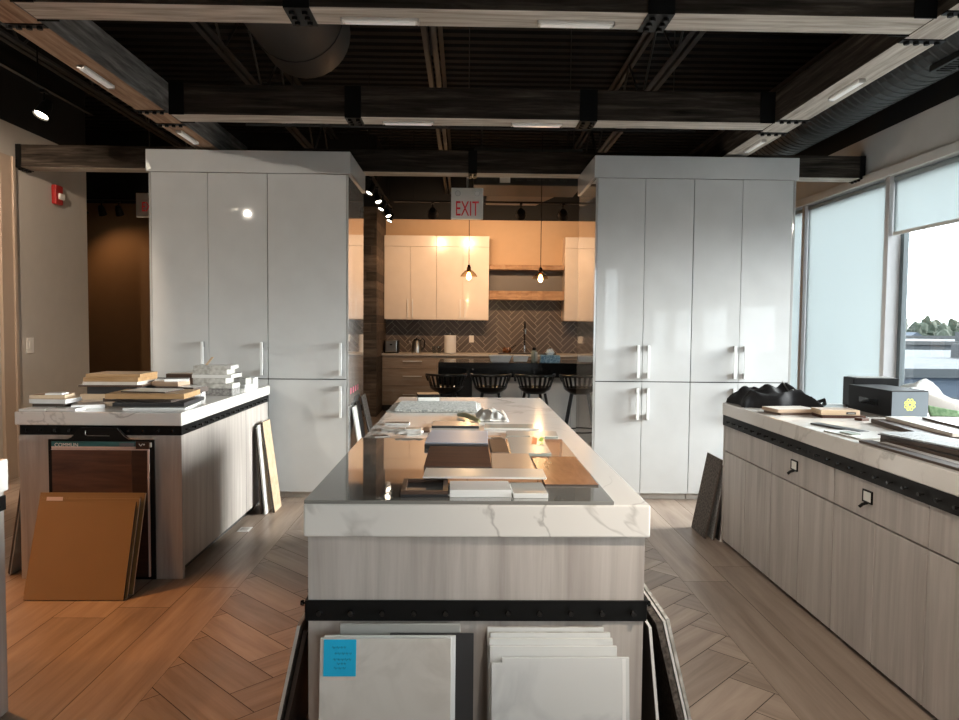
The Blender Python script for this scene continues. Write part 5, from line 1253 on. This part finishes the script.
for i in range(54):
    an = math.radians(22 + 26 * (i + rt.random() * .2) / 54); d = 246 + (i % 4) * 24 + rt.random() * 6
    b_ = (d - 210) / 60; zb = -9 + 1.7 * b_
    hh = 9.0 + rt.random() * 3.2; x, y = d * math.sin(an), d * math.cos(an)
    t = thing('tree', 'tree of the distant wooded ridge outside the window', 'tree', (x, y, zb), 0, 'trees on the distant ridge')
    g = G(); g.cyl((x, y, zb - 1), (x, y, zb + hh * .5), .35, .2, n=6); g.obj('trunk', 'bark', t)
    g = G()
    for k in range(4): g.blob((x + rt.uniform(-.9, .9), y + rt.uniform(-.9, .9), zb + hh * (.42 + .14 * k)), 2.6 - .35 * k, 2.6 - .35 * k, 2.4, 2, .22, i * 10 + k)
    g.obj('crown', 'leaf' if i % 3 else 'leaf2', t)
for i in range(5):
    an = math.radians(29.5 + 2.1 * i); d = 229 + (i % 2) * 1; x, y = d * math.sin(an), d * math.cos(an); zb = -9
    t = thing('house', 'small pale house among the distant ridge trees', 'house', (x, y, zb), 0, 'houses on the distant ridge')
    g = G(); g.box(x - 2.6, x + 2.6, y - 2.5, y + 2.5, zb, zb + 6.6 + (i % 2)); g.obj('wall', 'bldg_pale', t)
    zz = zb + 6.6 + (i % 2); g = G(); g.prism([(x - 3, zz), (x + 3, zz), (x, zz + 1.8)], y - 2.9, y + 2.9, lambda a, b, c: (a, c, b)); g.obj('roof', 'bldg_wall', t)

# ------------------------------------------------------------------ world, portals
w = bpy.data.worlds.new('sky'); SC.world = w; w.use_nodes = True
nt = w.node_tree; bg = nt.nodes['Background']
tc = nt.nodes.new('ShaderNodeTexCoord'); sx = nt.nodes.new('ShaderNodeSeparateXYZ'); nt.links.new(tc.outputs['Generated'], sx.inputs[0])
rp = ramp(nt, [(0, (.86, .91, .95)), (.12, (.88, .93, .97)), (.6, (.84, .91, .98))]); nt.links.new(sx.outputs['Z'], rp.inputs[0]); nt.links.new(rp.outputs[0], bg.inputs[0])
bg.inputs[1].default_value = 7.2
for i in range(8):
    y1, y0 = edges[i] - .032, edges[i + 1] + .032
    l = bpy.data.lights.new('window_portal', 'AREA'); l.shape = 'RECTANGLE'; l.size = y1 - y0; l.size_y = HEAD - SILL; l.cycles.is_portal = True
    o = bpy.data.objects.new('window_portal', l); COL.objects.link(o); o.location = (XR + .2, (y0 + y1) / 2, (HEAD + SILL) / 2)
    o.rotation_euler = Vector((-1, 0, 0)).to_track_quat('-Z', 'Z').to_euler()

for i in range(4):
    l = bpy.data.lights.new('window_portal', 'AREA'); l.shape = 'RECTANGLE'; l.size = .4; l.size_y = 2.34; l.cycles.is_portal = True
    o = bpy.data.objects.new('window_portal', l); COL.objects.link(o); o.location = ((RW[i] + RW[i + 1]) / 2, YN - .18, 1.59)
    o.rotation_euler = Vector((0, 1, 0)).to_track_quat('-Z', 'Z').to_euler()
sl = bpy.data.lights.new('low_hazy_sun', 'SUN'); sl.energy = 19.0; sl.angle = math.radians(34); sl.color = (1, .97, .93)
so = bpy.data.objects.new('low_hazy_sun', sl); COL.objects.link(so); so.location = (30, 2, 6); so.rotation_euler = Vector((-1, .03, -.25)).to_track_quat('-Z', 'Y').to_euler()
# ------------------------------------------------------------------ camera
f, pitch, yaw, roll = 732.72, .0486751, .0204517, .00938164
fw = Vector((math.sin(yaw) * math.cos(pitch), math.cos(yaw) * math.cos(pitch), -math.sin(pitch)))
r0 = Vector((math.cos(yaw), -math.sin(yaw), 0)); u0 = r0.cross(fw)
r_ = math.cos(roll) * r0 + math.sin(roll) * u0; u_ = -math.sin(roll) * r0 + math.cos(roll) * u0
mw = Matrix.Identity(4)
for i in range(3): mw[i][0], mw[i][1], mw[i][2] = r_[i], u_[i], -fw[i]
mw[0][3], mw[1][3], mw[2][3] = 0, 0, 1.43
cd = bpy.data.cameras.new('camera'); cam = bpy.data.objects.new('camera', cd); COL.objects.link(cam)
cd.sensor_width = 36; cd.lens = f * 36 / 959; cd.clip_start = .05; cd.clip_end = 2000; cam.matrix_world = mw
SC.camera = cam
vs = SC.view_settings; vs.view_transform = 'Standard'; vs.look = 'None'; vs.gamma = 1; vs.use_curve_mapping = False; vs.exposure = 0.3
SC.cycles.max_bounces = 8; SC.cycles.diffuse_bounces = 5; SC.cycles.glossy_bounces = 4; SC.cycles.transparent_max_bounces = 12
SC.cycles.sample_clamp_indirect = 6; SC.cycles.caustics_reflective = False; SC.cycles.caustics_refractive = False
SC.cycles.use_denoising = True
